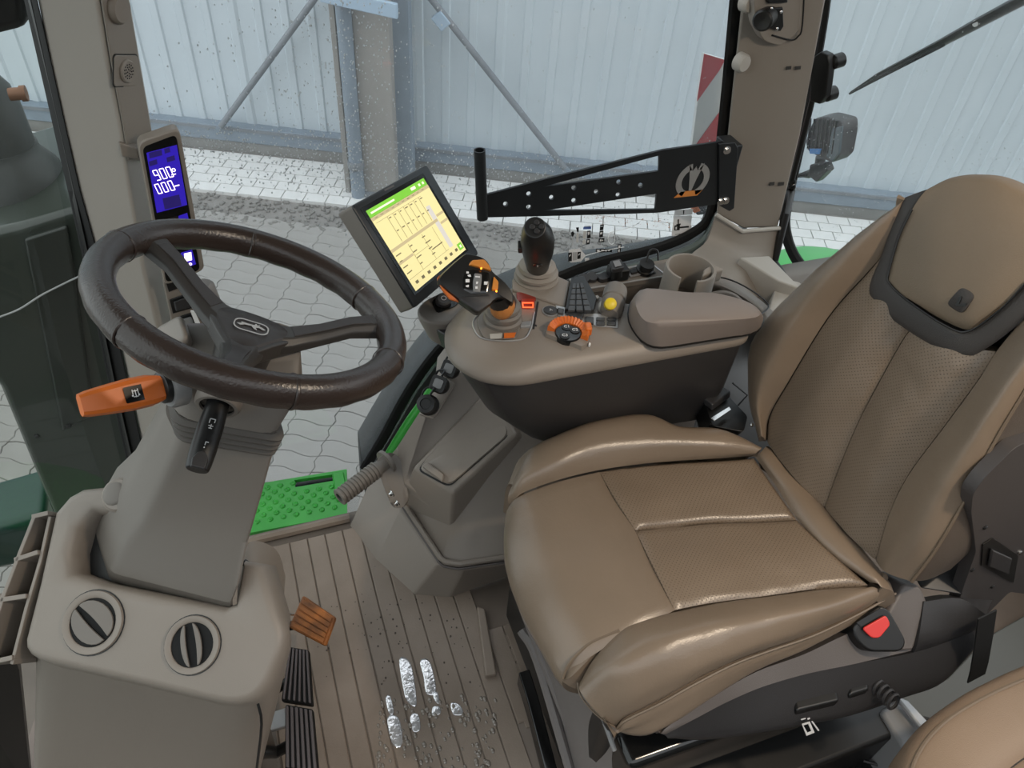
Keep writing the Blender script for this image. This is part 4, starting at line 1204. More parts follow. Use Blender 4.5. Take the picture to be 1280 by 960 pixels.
f = F(U(202.5, 241, pl=DPN, off=.0017), du_, up_); rpad(MB(), f, .0022, .0026, .0004, .0005, n=1).out('decimal_point', PNK, scr, smooth=False)
dquad([(223, 270), (234, 266), (238, 284), (224, 284)], .0010, .0004, 'blue_field', BLU)
dquad([(198, 277), (222, 270), (224, 284), (200, 285)], .0010, .0004, 'dark_panel', mat('display_dark', (.02, .014, .012), .3))
f = F(U(220, 278, pl=DPN, off=.0014), du_, up_); mb = MB(); mb.plate(f.poly(circ(.0042, 14)), [f.poly(circ(.0026, 14))], f.w * .0004); mb.out('warning_light', AMB, scr, smooth=False)
rpad(MB(), f, .0012, .003, .0004, .0003, n=1).out('warning_mark', AMB, scr, smooth=False)
dquad([(226, 316), (240, 312), (245, 330), (230, 336)], .0010, .0004, 'blue_field', BLU)
dquad([(230, 317), (239, 315), (240, 325), (231, 327)], .0014, .0003, 'bright_symbol', PNK)
f = F(U(238, 330, pl=DPN, off=.0016), du_, up_); mb = MB(); mb.plate(f.poly(circ(.003, 12)), [f.poly(circ(.0018, 12))], f.w * .0004); mb.out('gear_digit', PNK, scr, smooth=False)
# mounting bracket of the display, and rocker switches below it
mb = MB(); mb.prism([U(*p, y=DYP + .03) for p in [(148, 178), (172, 186), (175, 200), (152, 196)]], (0, .02, 0)); mb.out('mount_arm', PL, DSP, bevel=.003)
SWP = thing('switch_panel', 'beige panel holding two black rocker switches on the front pillar behind the wheel', 'switch', U(228, 400, y=1.41))
mb = MB(); mb.prism([U(*p, y=1.42) for p in [(203, 352), (240, 345), (262, 425), (222, 440)]], (0, .03, 0)); mb.out('panel', PL, SWP, bevel=.004)
for q in ([(212, 374), (234, 366), (240, 384), (216, 391)], [(218, 397), (240, 390), (246, 409), (222, 416)]):
    a = [U(*p, y=1.418) for p in q]; mb = MB(); mb.prism(a, (0, -.004, 0)); k_ = mb.out('switch_bezel', BLK, SWP, bevel=.001)
    c = sum(a, V((0, 0, 0))) / 4; mb = MB(); mb.prism([c + (p - c) * .7 + V((0, -.004, 0)) for p in a], (0.004, -.008, .004)); mb.out('rocker', GMT if q[0][0] == 218 else DPL, k_, bevel=.002)
mb = MB(); mb.prism([U(*p, y=1.40) for p in [(238, 388), (243, 388), (252, 408), (247, 411)]], (0, -.004, 0)); mb.out('white_tab', WHT, SWP)
mb = MB(); mb.prism([U(*p, y=1.417) for p in [(207, 350), (222, 344), (226, 358), (211, 364)]], (0, -.003, 0)); mb.out('switch_blank', BLK, SWP)

# ================================================================== driver's seat
SEAT = thing('driver_seat', 'large tan leather driver seat with perforated panels and charcoal band on its backrest', 'seat', (.58, .62, .30))
P3 = lambda pts, dx=0, dy=0, dz=0: [U(*p) + V((dx, dy, dz)) for p in pts]
# front roll
fr1 = [(634, 632, .485), (632, 690, .478), (652, 757, .472), (702, 850, .462)]
fr2 = [(652, 617, .520), (668, 680, .522), (706, 752, .520), (738, 820, .505)]
fr3 = [(700, 600, .538), (725, 665, .535), (762, 728, .533), (795, 788, .525)]
fr4 = [(750, 588, .538), (787, 648, .533), (818, 707, .531), (844, 761, .528)]
rows = [P3(fr1, .06, 0, -.10), P3(fr1, .012, 0, -.05), P3(fr1), P3(fr2), P3(fr3), P3(fr4)]
surf('front_panel', rows, TAN, SEAT, nu=6, nv=8, skirt=.03, groove='lrb', gd=.0045, gw=.005, wrinkle=.0016)
# piping at the near front corner
mb = MB(); mb.tube(smooth_path(P3([(703, 848, .468), (712, 828, .49), (735, 806, .508), (758, 795, .517), (774, 788, .522)]), 5), .0028, 6); mb.out('piping', PIP, SEAT)
# perforated panels
ms = [(795, 661, .532), (845, 656, .523), (890, 652, .521), (960, 650, .523), (996, 648, .528)]
far_b = [(750, 588, .538), (800, 581, .534), (850, 577, .532), (905, 574, .533), (943, 571, .536)]
nr_b = [(844, 761, .528), (890, 752, .524), (960, 743, .522), (1025, 734, .524), (1086, 730, .530)]
md1 = [(770, 622, .541), (822, 617, .534), (870, 613, .531), (932, 610, .532), (968, 608, .536)]
md2 = [(818, 707, .537), (868, 702, .530), (925, 695, .528), (992, 690, .530), (1038, 688, .536)]
sw = lambda r: P3(r)
surf('perforated_panel', [P3(far_b), P3(md1), P3(ms)], TAP, SEAT, nu=10, nv=8, skirt=.03, groove='lrtb', gd=.0045, gw=.005, wrinkle=.0022)
surf('perforated_panel', [P3(ms), P3(md2), P3(nr_b)], TAP, SEAT, nu=10, nv=8, skirt=.03, groove='lrtb', gd=.0045, gw=.005, wrinkle=.0022)
# rear roll
rr0 = [(943, 571, .536), (970, 608, .533), (996, 648, .530), (1036, 692, .530), (1086, 730, .530)]
rr1 = [(952, 563, .549), (986, 604, .547), (1020, 645, .546), (1062, 690, .546), (1102, 732, .545)]
rr2 = [(962, 556, .54), (998, 596, .535), (1035, 638, .533), (1078, 686, .532), (1119, 738, .530)]
surf('rear_roll', [P3(rr0), P3(rr1), P3(rr2), P3(rr2, .03, 0, -.05)], TAN, SEAT, nu=6, nv=6, skirt=.03, groove='tlr', gd=.004, wrinkle=.003)
# far bolster
fi = [(634, 632, .485), (652, 617, .520), (700, 600, .538), (750, 588, .538), (800, 581, .534), (850, 577, .532), (905, 574, .533), (943, 571, .536)]
fm = [(636, 616, .505), (655, 592, .545), (700, 572, .568), (750, 556, .572), (800, 551, .570), (850, 553, .566), (905, 556, .562), (946, 565, .548)]
fo = [(640, 606, .50), (660, 568, .545), (705, 543, .572), (755, 527, .578), (812, 520, .576), (852, 534, .570), (902, 537, .568), (952, 560, .55)]
surf('far_bolster', [P3(fi), P3(fm), P3(fo), P3(fo, 0, .025, -.035), P3(fo, 0, .03, -.12)], TAN, SEAT, nu=6, nv=6, skirt=.02, groove='t', gd=.004, wrinkle=.0015)
# near bolster
ni = [(722, 853, .470), (742, 820, .503), (775, 786, .524), (800, 774, .526), (845, 762, .528), (905, 750, .523), (960, 743, .522), (1030, 734, .524), (1084, 731, .530)]
nm = [(726, 866, .475), (765, 836, .527), (805, 812, .548), (845, 795, .554), (890, 783, .554), (935, 774, .551), (985, 765, .548), (1040, 754, .542), (1092, 734, .533)]
nq = [(744, 888, .465), (790, 868, .505), (835, 845, .525), (872, 830, .530), (915, 814, .529), (955, 802, .526), (1002, 786, .523), (1060, 765, .520), (1106, 738, .525)]
no = [(770, 910, .435), (782, 899, .455), (825, 878, .475), (866, 855, .486), (915, 830, .488), (960, 813, .487), (1015, 794, .488), (1072, 767, .492), (1118, 741, .505)]
surf('near_bolster', [P3(ni), P3(nm), P3(nq), P3(no)], TAN, SEAT, nu=8, nv=6, skirt=.03, groove='tb', gd=.004, wrinkle=.0016)
nb = [(728, 860, .455), (760, 906, .425), (800, 920, .415), (838, 906, .418), (890, 872, .428), (945, 838, .438), (1000, 815, .448), (1060, 783, .46), (1108, 752, .475)]
surf('near_side_panel', [P3(no, 0, 0, -.001), P3([(768, 914, .43), (786, 911, .437), (822, 898, .445), (860, 880, .452), (905, 853, .458), (950, 830, .463), (1008, 805, .468), (1066, 776, .478), (1114, 746, .492)]), P3(nb), P3(nb, .0, .03, -.03)], TAN, SEAT, nu=4, nv=5, skirt=.02, groove='t', gd=.004)
pp = smooth_path(P3(no, 0, -.002, .002), 5)
mb = MB(); mb.tube(pp, .0024, 6); mb.out('piping', PIP, SEAT)
mb = MB(); mb.tube(smooth_path(P3([(722, 853, .468), (726, 870, .46), (745, 893, .448), (770, 910, .437)]), 5), .0015, 6); mb.out('piping', PIP, SEAT)
# gusset between the front panel and the near bolster
gs = [P3([(774, 787, .519), (735, 825, .497), (715, 845, .48), (702, 851, .462)]), P3([(778, 790, .513), (748, 822, .488), (728, 850, .462), (712, 858, .448)]), P3([(782, 790, .505), (752, 825, .475), (734, 852, .452), (722, 862, .44)])]
surf('gusset', gs, TAN, SEAT, nu=4, nv=4, skirt=.02)

# backrest
ba, bb_ = U(962, 556, z=.55), U(1096, 698, z=.54)
bl_ = (bb_ - ba).normalized(); bk_ = bl_.cross(Z3); bk_ = bk_ if bk_.x > 0 else -bk_
tt = math.radians(11)
bu = Z3 * math.cos(tt) + bk_ * math.sin(tt); bn_ = bl_.cross(bu)
if bn_.x > 0: bn_ = -bn_
BK = (ba, bn_)


def B(pts): return [U(p[0], p[1], pl=BK, off=(p[2] if len(p) > 2 else 0)) for p in pts]


# seams (px, py, offset towards the sitter)
Ls = [(958, 552), (962, 520), (984, 480, .006), (1035, 397, .010), (1085, 340, .012), (1103, 318, .012)]
Ls2 = Ls + [(1116, 284, .016), (1130, 250, .010)]
Ms = [(1030, 634, .002), (1048, 585, .004), (1072, 528, .008), (1098, 478, .010), (1126, 428, .012), (1140, 408, .012)]
Rs = [(1094, 700, .004), (1112, 640, .008), (1136, 592, .012), (1182, 530, .016), (1222, 475, .018), (1244, 440, .018)]
LM = [(990, 594, .012), (1000, 556, .016), (1024, 505, .020), (1062, 440, .024), (1104, 384, .024), (1122, 362, .022)]
MR = [(1060, 668, .014), (1080, 614, .018), (1104, 560, .022), (1142, 500, .026), (1172, 455, .026), (1190, 430, .024)]
surf('perforated_back_panel', [B(Ls), B(LM), B(Ms)], TAP, SEAT, nu=10, nv=6, skirt=.03, groove='tb', gd=.002, gw=.004, wrinkle=.0015)
surf('perforated_back_panel', [B(Ms), B(MR), B(Rs)], TAP, SEAT, nu=10, nv=6, skirt=.03, groove='tb', gd=.002, gw=.004, wrinkle=.0015)
# left bolster of the backrest (far side)
Lm = [(952, 545, .018), (946, 500, .035), (958, 455, .045), (1000, 385, .045), (1052, 325, .040), (1090, 288, .030), (1112, 266, .022), (1132, 247, .010)]
Lo = [(950, 552, .0), (936, 497, .01), (938, 432, .015), (975, 380, .015), (1045, 316, .012), (1100, 271, .008), (1118, 258, .004), (1136, 244, .0)]
surf('far_back_bolster', [B(Ls2), B(Lm), B(Lo), [p - bn_ * .05 - bl_ * .008 for p in B(Lo)], [p - bn_ * .10 + bl_ * .01 for p in B(Lo)]], TAN, SEAT, nu=7, nv=6, skirt=.01, groove='t', gd=.001, gw=.004, wrinkle=.0018)
Rs2 = Rs + [(1276, 400, .018), (1312, 352, .016), (1345, 305, .012)]
# right bolster (near side)
Rm = [(1108, 716, .022), (1140, 672, .04), (1172, 610, .052), (1215, 545, .056), (1262, 475, .052), (1300, 420, .045), (1328, 372, .035), (1350, 330, .025), (1362, 296, .012)]
Ro = [(1140, 727, .012), (1168, 690, .02), (1206, 626, .026), (1242, 555, .030), (1290, 475, .03), (1340, 400, .03), (1366, 350, .02), (1378, 315, .012), (1380, 285, .004)]
surf('near_back_bolster', [B(Rs2), B(Rm), B(Ro)], TAN, SEAT, nu=8, nv=6, skirt=.012, groove='tb', gd=.0012, gw=.004, wrinkle=.0018)
mb = MB(); mb.tube(smooth_path([p + bn_ * .001 for p in B(Ro)], 5), .0026, 6); mb.out('piping', PIP, SEAT)
Ri = [(1162, 724, -.02), (1196, 690, -.03), (1236, 628, -.03), (1276, 556, -.03), (1330, 475, -.03), (1378, 400, -.03), (1394, 350, -.03), (1400, 315, -.03), (1396, 285, -.03)]
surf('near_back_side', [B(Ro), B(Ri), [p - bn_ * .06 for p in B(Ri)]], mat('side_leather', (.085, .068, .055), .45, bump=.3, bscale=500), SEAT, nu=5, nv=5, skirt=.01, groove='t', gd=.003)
# back shell
sh0 = B([(936, 497, -.03), (938, 432, -.03), (1045, 316, -.04), (1112, 263, -.04), (1205, 222, -.04), (1330, 250, -.04), (1392, 300, -.04), (1385, 400, -.04), (1276, 556, -.06), (1162, 724, -.06), (960, 556, -.06)])
MB().loft([sh0, [p - bn_ * .05 for p in sh0]]).out('back_shell', DPL, SEAT, bevel=.012)
hq = [(1132, 250), (1205, 224), (1312, 256), (1352, 300), (1310, 366), (1262, 402), (1208, 432), (1150, 410), (1098, 355)]
q0 = B([(x, y, -.05) for x, y in hq]); q1 = B([(x, y, .006) for x, y in hq]); MB().loft([q0, q1]).out('headrest_core', BND, SEAT, bevel=.01)
# charcoal band and headrest insert
bo = [(1128, 248, .010), (1112, 285, .016), (1100, 320, .018), (1086, 356, .02), (1090, 378, .021), (1112, 398, .022), (1150, 424, .023), (1185, 442, .024), (1208, 447, .024), (1232, 436, .024), (1265, 412, .024), (1300, 378, .022), (1340, 320, .02)]
bi = [(1160, 236, .010), (1140, 262, .016), (1124, 295, .02), (1111, 340, .022), (1111, 353, .023), (1130, 372, .024), (1165, 397, .025), (1192, 412, .026), (1207, 415, .026), (1226, 406, .026), (1256, 382, .026), (1284, 352, .024), (1315, 300, .022)]
bmid = [tuple((a[i] + b[i]) / 2 + (.0015 if i == 2 else 0) for i in range(3)) for a, b in zip(bo, bi)]
surf('charcoal_band', [B(bo), B(bmid), B(bi)], BND, SEAT, nu=4, nv=4, skirt=.03, groove='tb', gd=.002, gw=.003)
# rounded crown over the top edge
hc_ = [[(1160, 236, .012), (1185, 224, .004), (1215, 220, .0), (1252, 226, .004), (1318, 262, .012)], [(1140, 262, .018), (1178, 246, .02), (1216, 240, .02), (1258, 248, .02), (1316, 285, .02)],
       [(1124, 295, .021), (1165, 292, .034), (1212, 290, .036), (1258, 294, .034), (1315, 300, .024)], [(1112, 338, .023), (1160, 342, .038), (1206, 344, .040), (1250, 340, .036), (1297, 332, .024)],
       [(1116, 360, .024), (1160, 378, .036), (1204, 388, .036), (1234, 380, .034), (1275, 362, .025)], [(1128, 371, .024), (1164, 396, .026), (1206, 414, .026), (1228, 404, .026), (1258, 380, .026)]]
rws = [B(r) for r in hc_]
rws = [[p - bn_ * .07 - Z3 * .015 for p in rws[0]], [p - bn_ * .04 + Z3 * .0 for p in rws[0]]] + rws
surf('headrest_insert', rws, TAF, SEAT, nu=5, nv=6, skirt=.02, groove='b', gd=.005, gw=.006)
mb = MB(); mb.tube(smooth_path(B([(1140, 262, .022), (1124, 295, .0245), (1111, 340, .0265), (1111, 353, .027), (1130, 372, .028), (1165, 397, .029), (1192, 412, .029), (1207, 415, .029), (1226, 406, .029), (1256, 382, .029), (1284, 352, .027)]), 4), .0016, 6); mb.out('piping', BLK, SEAT)
lf = F(U(1201, 375, pl=BK, off=.041), bl_, bu)
if lf.w.dot(EYE - lf.o) < 0: lf = F(lf.o, bl_, bu); lf.w = -lf.w
ce = U(1201, 375, pl=BK, off=.039)
e1 = U(1216, 382, pl=BK, off=.039) - U(1187, 368, pl=BK, off=.039)
lg = roundpoly([U(*p, pl=BK, off=.038) for p in [(1203, 357), (1220, 369), (1203, 393), (1183, 380)]], .008, 4)
lgo = MB().loft([[p - bn_ * .01 for p in lg], [p + bn_ * .001 for p in lg], [ce + (p - ce) * .9 + bn_ * .002 for p in lg]]).out('leather_badge', BND, SEAT)
mk = [(1194, 382), (1200, 370), (1203, 371), (1199, 380), (1209, 379), (1207, 383)]
mb = MB(); mb.plate([U(*p, pl=BK, off=.0408) for p in mk], [], bn_ * .001); mb.out('badge_mark', BLK, lgo, smooth=False)

# seat base: side cover, buckle, suspension
SB = thing('seat_suspension', 'charcoal plastic seat pedestal with black suspension below the tan seat', 'seat base', (.55, .55, 0))
SBP = [P3([(826, 917, .42), (838, 906, .42), (890, 872, .43), (945, 840, .435), (1005, 818, .44), (1060, 792, .45), (1140, 760, .46)]),
       P3([(832, 918, .41), (870, 898, .415), (910, 877, .418), (955, 858, .42), (1010, 842, .42), (1068, 830, .42), (1145, 812, .42)])]
surf('upper_side_cover', SBP, MPL, SB, nu=4, nv=5, skirt=.02)
lo_ = [P3([(832, 918, .41), (870, 898, .415), (910, 877, .418), (955, 858, .42), (1010, 842, .42), (1068, 830, .42), (1145, 815, .42), (1200, 796, .43), (1228, 780, .44)]),
       P3([(834, 922, .40), (870, 925, .37), (910, 922, .36), (955, 915, .36), (1010, 905, .355), (1068, 893, .35), (1130, 872, .35), (1180, 852, .36), (1226, 800, .41)])]
lo_.append([p + V((0, .04, -.02)) for p in lo_[1]])
surf('lower_side_cover', lo_, DPL, SB, nu=5, nv=5, skirt=.015)
# wedge block and rear arm
wb = [U(1130, 730, z=.50), U(1152, 733, z=.50), U(1163, 760, z=.485), U(1142, 814, z=.43), U(1120, 815, z=.43), U(1108, 770, z=.47)]
mb = MB(); mb.prism(wb, (.0, .05, -.03)); mb.out('wedge_block', MPL, SB, bevel=.006)
ra = [[U(1155, 752, z=.49), U(1200, 748, z=.49), U(1232, 768, z=.48)], [U(1148, 800, z=.45), U(1195, 790, z=.45), U(1232, 778, z=.455)], [U(1142, 816, z=.42), U(1195, 800, z=.42), U(1230, 784, z=.43)]]
surf('rear_arm', ra, DPL, SB, nu=4, nv=4, skirt=.03)
# recliner plate
rp = [(1214, 640), (1216, 618), (1230, 598), (1268, 560), (1300, 545), (1300, 745), (1262, 740), (1228, 774), (1197, 757), (1204, 735), (1220, 690)]
RP = (U(1230, 690, z=.60), V((.1, -1, .12)).normalized())
RCM = mat('recliner_dark', (.042, .037, .036), .5, bump=.2, bscale=700)
q = [U(*p, pl=RP) for p in rp]
mb = MB(); mb.prism(roundpoly(q, .01, 3), -RP[1] * .02); rpo = mb.out('recliner_plate', RCM, SB, bevel=.003)
q = [U(*p, pl=RP, off=.001) for p in [(1228, 680), (1240, 672), (1272, 694), (1266, 728), (1226, 706)]]
mb = MB(); mb.prism(q, RP[1] * .0015); mb.out('recess', BLK, rpo)
q = [U(*p, pl=RP, off=.003) for p in [(1237, 684), (1262, 696), (1258, 716), (1233, 706)]]
mb = MB(); mb.prism(q, RP[1] * .006); mb.out('roller', DPL, rpo, bevel=.003)
for p in [(1231, 659), (1274, 690), (1202, 752), (1226, 770), (1215, 712), (1240, 733)]:
    c = U(*p, pl=RP, off=.0); screw(rpo, c, RP[1], .0042, .003, STL if p in ((1202, 752), (1226, 770), (1274, 690)) else BLK)
cl = U(1205, 672, z=.55); screw(SB, cl, (.2, -.9, .3), .004, .006, STL)
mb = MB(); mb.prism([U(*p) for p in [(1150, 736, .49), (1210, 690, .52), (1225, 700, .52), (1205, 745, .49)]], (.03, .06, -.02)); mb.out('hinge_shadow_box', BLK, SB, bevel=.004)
# suspension body
sus = [U(770, 925, z=.40), U(1000, 905, z=.36), U(1130, 872, z=.35), U(1100, 900, z=.34)]
mb = MB(); mb.abox((.38, .40, .02), (.90, .84, .40)); mb.out('suspension_box', BLK, SB, bevel=.02)
mb = MB(); mb.abox((.40, .345, .24), (.98, .44, .36)); mb.out('adjuster_block', GBLK, SB, bevel=.015)
mb = MB(); mb.abox((.38, .30, .02), (1.02, .44, .15)); mb.out('slide_rail', BLK, SB, bevel=.01)
q = [U(*p, z=.39) for p in [(992, 872), (1045, 860), (1050, 876), (996, 889)]]
mb = MB(); mb.prism(q, (0, 0, -.02)); mb.out('height_handle', BLK, SB, bevel=.005)
q = [U(*p, z=.39) for p in [(1058, 845), (1082, 838), (1088, 862), (1062, 870)]]
mb = MB(); mb.prism(q, (0, 0, -.03)); mb.out('adjust_knob', BLK, SB, bevel=.006)
c = U(1108, 862, z=.39)
for k in range(4):
    mb = MB(); mb.lathe([(.013, 0), (.0155, .002), (.0155, .004), (.013, .006)], c + V((-.004, .01 * k - .018, -.004 * k)), (.2, -1, .5), 14, cap=False); mb.out('spring_coil', DPL, SB)
sp_ = lambda px, py: U(px, py, z=.375)
mb = MB(); mb.plate([sp_(*p) for p in [(1002, 905), (1012, 902), (1018, 916), (1008, 920)]], [[sp_(*p) for p in [(1004, 907), (1010, 905), (1014, 914), (1009, 916)]]], (0, 0, .001)); mb.out('seat_symbol', LGR, SB, smooth=False)
for q in ([(1014, 902), (1015.5, 901.5), (1024, 913), (1022.5, 914)], [(1001, 899), (1007, 897.5), (1007, 899), (1001.5, 900.5)], [(1009, 898), (1012, 897), (1012.5, 899), (1009.5, 900)]):
    mb = MB(); mb.prism([sp_(*p) for p in q], (0, 0, .001)); mb.out('seat_symbol', LGR, SB, smooth=False)
# grey front bellows cover of the seat base
f0 = [U(650, 740, z=.36), U(668, 775, z=.36), U(712, 850, z=.37), U(770, 912, z=.38)]
f1 = [U(656, 760, z=.30), U(676, 815, z=.29), U(716, 890, z=.29), U(766, 950, z=.29)]
f2 = [U(668, 800, z=.22), U(692, 870, z=.20), U(726, 960, z=.18), U(776, 1030, z=.18)]
f3 = [U(690, 860, z=.10), U(706, 930, z=.08), U(740, 1040, z=.05), U(790, 1110, z=.04)]
surf('front_cover', [f0, f1, f2, f3], mat('front_cover_grey', (.15, .135, .128), .5, bump=.2, bscale=700), SB, nu=5, nv=5, skirt=.01)
for pts in ([(651, 741, .37), (655, 760, .34), (690, 850, .25), (735, 965, .15)], [(652, 788, .27), (672, 825, .25), (715, 970, .12)]):
    mb = MB(); mb.tube(smooth_path(P3(pts), 5), .010, 8); mb.out('cover_fold', bpy.data.materials['front_cover_grey'], SB)
rl_ = P3([(655, 838, .12), (668, 880, .10), (690, 965, .06), (705, 1020, .03)])
mb = MB(); mb.loft([[p + V((-.012, 0, 0)), p + V((.012, 0, 0)), p + V((.012, 0, -.05)), p + V((-.012, 0, -.05))] for p in smooth_path(rl_, 4)]); mb.out('floor_rail', GBLK, SB, bevel=.003)
mb = MB(); mb.tube(smooth_path(P3([(752, 895, .385), (760, 915, .37), (768, 938, .35)]), 3), .004, 6); mb.out('rail_edge', GMT, SB)
# buckle with red button
BU = thing('seat_belt_buckle', 'black seat belt buckle with a red button beside the tan cushion', 'buckle', U(1096, 810, z=.44))
bq = [U(1066, 782, z=.475), U(1100, 756, z=.50), U(1112, 762, z=.50), U(1134, 802, z=.465), U(1128, 815, z=.455), U(1086, 815, z=.45), U(1070, 800, z=.46)]
mb = MB(); mb.prism(roundpoly(bq, .012, 4), (0, .03, -.045)); mb.out('housing', BLK, BU, bevel=.004, seg=3)
bn2 = (bq[1] - bq[0]).cross(bq[3] - bq[0]).normalized(); bn2 = bn2 if bn2.dot(EYE - bq[0]) > 0 else -bn2
BQ = (bq[0], bn2)
q = roundpoly([U(*p, pl=BQ, off=.004) for p in [(1076, 785), (1106, 768), (1112, 780), (1098, 797), (1088, 797)]], .006, 4)
MB().loft([q, [p + bn2 * .005 for p in q]]).out('release_button', RED, BU, bevel=.002)
q = [U(*p, pl=BQ, off=.002) for p in [(1070, 778), (1100, 760), (1106, 765), (1076, 783)]]
mb = MB(); mb.prism(q, bn2 * .002); mb.out('latch_slot', BLK, BU)
# belt webbing down from the recliner
mb = MB(); wbp = P3([(1236, 770, .52), (1232, 800, .46), (1226, 835, .40), (1222, 850, .37)]); mb.loft([[p + V((-.022, 0, 0)), p + V((.022, .004, 0)), p + V((.022, .007, 0)), p + V((-.022, .003, 0))] for p in wbp])
tag(mb.out('belt_strap', RUB, bevel=.001), 'black webbing strap hanging below the recliner plate of the seat', 'strap')
# belt end at the far side of the seat
FB = thing('belt_anchor', 'black belt anchor with a silver tongue between the armrest and the tan backrest', 'buckle', U(905, 530, z=.53))
q = [U(*p, z=.56) for p in [(880, 500), (905, 488), (916, 500), (935, 520), (930, 540), (890, 532)]]
mb = MB(); mb.prism(roundpoly(q, .008, 3), (0, .02, -.05)); mb.out('body', BLK, FB, bevel=.003)
q = [U(*p, z=.565) for p in [(879, 505), (902, 490), (913, 497), (890, 514)]]
mb = MB(); mb.prism(q, (0, .004, .014)); mb.out('cap', DPL, FB, bevel=.003)
q = [U(*p, z=.575) for p in [(888, 523), (911, 509), (914, 513), (893, 527)]]
mb = MB(); mb.prism(q, (0, 0, .002)); mb.out('tongue', STL, FB, bevel=.0008)
screw(FB, U(939, 531, z=.57), (.2, -.8, .5), .004, .004, STL)

# buddy seat in the near corner
BS = thing('buddy_seat', 'tan fabric passenger seat cushion cut off by the bottom right corner', 'seat', U(1250, 960, z=.44))
r0 = [(1112, 985, .46), (1130, 935, .47), (1165, 895, .475), (1220, 860, .48), (1290, 828, .48), (1400, 790, .48), (1700, 700, .48)]
r1 = [(1130, 1000, .50), (1146, 945, .505), (1178, 905, .51), (1230, 872, .51), (1300, 842, .51), (1410, 805, .51), (1700, 715, .51)]
r2 = [(1180, 1010, .525), (1205, 965, .525), (1235, 935, .525), (1285, 905, .525), (1340, 880, .525), (1440, 850, .525), (1710, 760, .525)]
r3 = [(1215, 1020, .52), (1240, 985, .52), (1270, 955, .52), (1310, 930, .52), (1360, 905, .52), (1470, 880, .52), (1720, 790, .52)]
surf('cushion_border', [P3(r0, .01, .0, -.07), P3(r0), P3(r1), P3(r2), P3(r3)], BUD, BS, nu=5, nv=5, skirt=.02, groove='b', gd=.004, wrinkle=.001)
surf('cushion_centre', [P3(r3), P3([(p[0] + 70, p[1] + 40, .53) for p in r3]), P3([(p[0] + 180, p[1] + 110, .53) for p in r3])], BUD, BS, nu=5, nv=5, skirt=.02, groove='t', gd=.006)
mb = MB(); mb.tube(smooth_path(P3(r1, 0, 0, .001), 5), .0028, 6); mb.out('piping', PIP, BS)
# metal floor box and black mesh between the seats
bx = [U(1112, 872, z=.12), U(1133, 880, z=.12), U(1155, 908, z=.12), U(1135, 925, z=.12)]
t = thing('floor_bracket', 'grey painted metal bracket on the floor between the two seats', 'bracket', U(1130, 900, z=0))
mb = MB(); mb.prism([U(*p, z=.16) for p in [(1100, 888), (1124, 872), (1165, 912), (1135, 945)]], (0, 0, -.16)); mb.out('body', GMT, t, bevel=.008)
mb = MB(); mb.prism([U(*p, z=.17) for p in [(1116, 872), (1132, 878), (1160, 908), (1150, 915)]], (0, 0, .012)); mb.out('edge_flange', SLV, t, bevel=.004)
mb = MB(); mb.prism([U(*p, z=.02) for p in [(1112, 868), (1180, 852), (1230, 800), (1300, 760), (1300, 860), (1150, 930)]], (0, 0, .015)); mb.out('floor_plate', mat('floor_plate_grey', (.085, .088, .08), .5), t, bevel=.004)
MSH = thing('mesh_grille', 'black louvred grille on the floor in front of the passenger seat', 'grille', U(1100, 940, z=0))
for k in range(9):
    a, b = U(1058 + k * 7, 990 - k * 13, z=.05), U(1110 + k * 7, 1004 - k * 13, z=.05)
    mb = MB(); mb.tube([a, b], .003, 6); mb.out('bar', DPL, MSH)
mb = MB(); mb.prism([U(*p, z=.03) for p in [(1050, 1000), (1110, 870), (1150, 925), (1130, 1010)]], (0, 0, -.03)); mb.out('tray', BLK, MSH)

# ================================================================== armrest console right of the seat
ARM = thing('armrest_console', 'grey-brown armrest control console with orange dial and keypad right of the driver seat', 'console', (.55, .97, .50))
plan = [(.815, .838), (.36, .845), (.305, .872), (.272, .93), (.282, 1.0), (.33, 1.06), (.42, 1.09), (.545, 1.075), (.60, 1.01), (.66, .96), (.815, .93)]
pc_ = V((.55, .965, 0))


def lev(z, k=0.0, pts=plan):
    q = [V((x, y, z)) for x, y in pts]
    c = V((sum(p.x for p in q) / len(q), sum(p.y for p in q) / len(q), z))
    return roundpoly([p + (c - p).normalized() * k for p in q], .03, 4)


MB().loft([lev(.728, .004), lev(.732, .0), lev(.741, .0), lev(.752, .012), lev(.760, .028), lev(.764, .048)]).out('top_moulding', PL, ARM, sharp=50)
tub = [(.815, .875), (.47, .905), (.44, .925), (.43, .95), (.43, .985), (.44, 1.0), (.47, 1.02), (.53, 1.02), (.60, .99), (.66, .95), (.815, .925)]
MB().loft([lev(.50, 0, tub), lev(.60, -.0, [((a[0] * .45 + b[0] * .55), (a[1] * .45 + b[1] * .55)) for a, b in zip(tub, plan)]), lev(.727, .008), lev(.730, .010)]).out('lower_tub', DPL, ARM, sharp=50)
DZ = .764
D = lambda px, py, dz=0.0: U(px, py, z=DZ + dz)


def deck(name, px, h0, h1, m, par=ARM, bev=.0015, r=0):
    q = [D(*p, h0) for p in px]
    if r: q = roundpoly(q, r, 3)
    c = sum(q, V((0, 0, 0))) / len(q)
    mb = MB(); mb.loft([q, [p + Z3 * (h1 - h0) for p in q]]); return mb.out(name, m, par, bevel=bev)


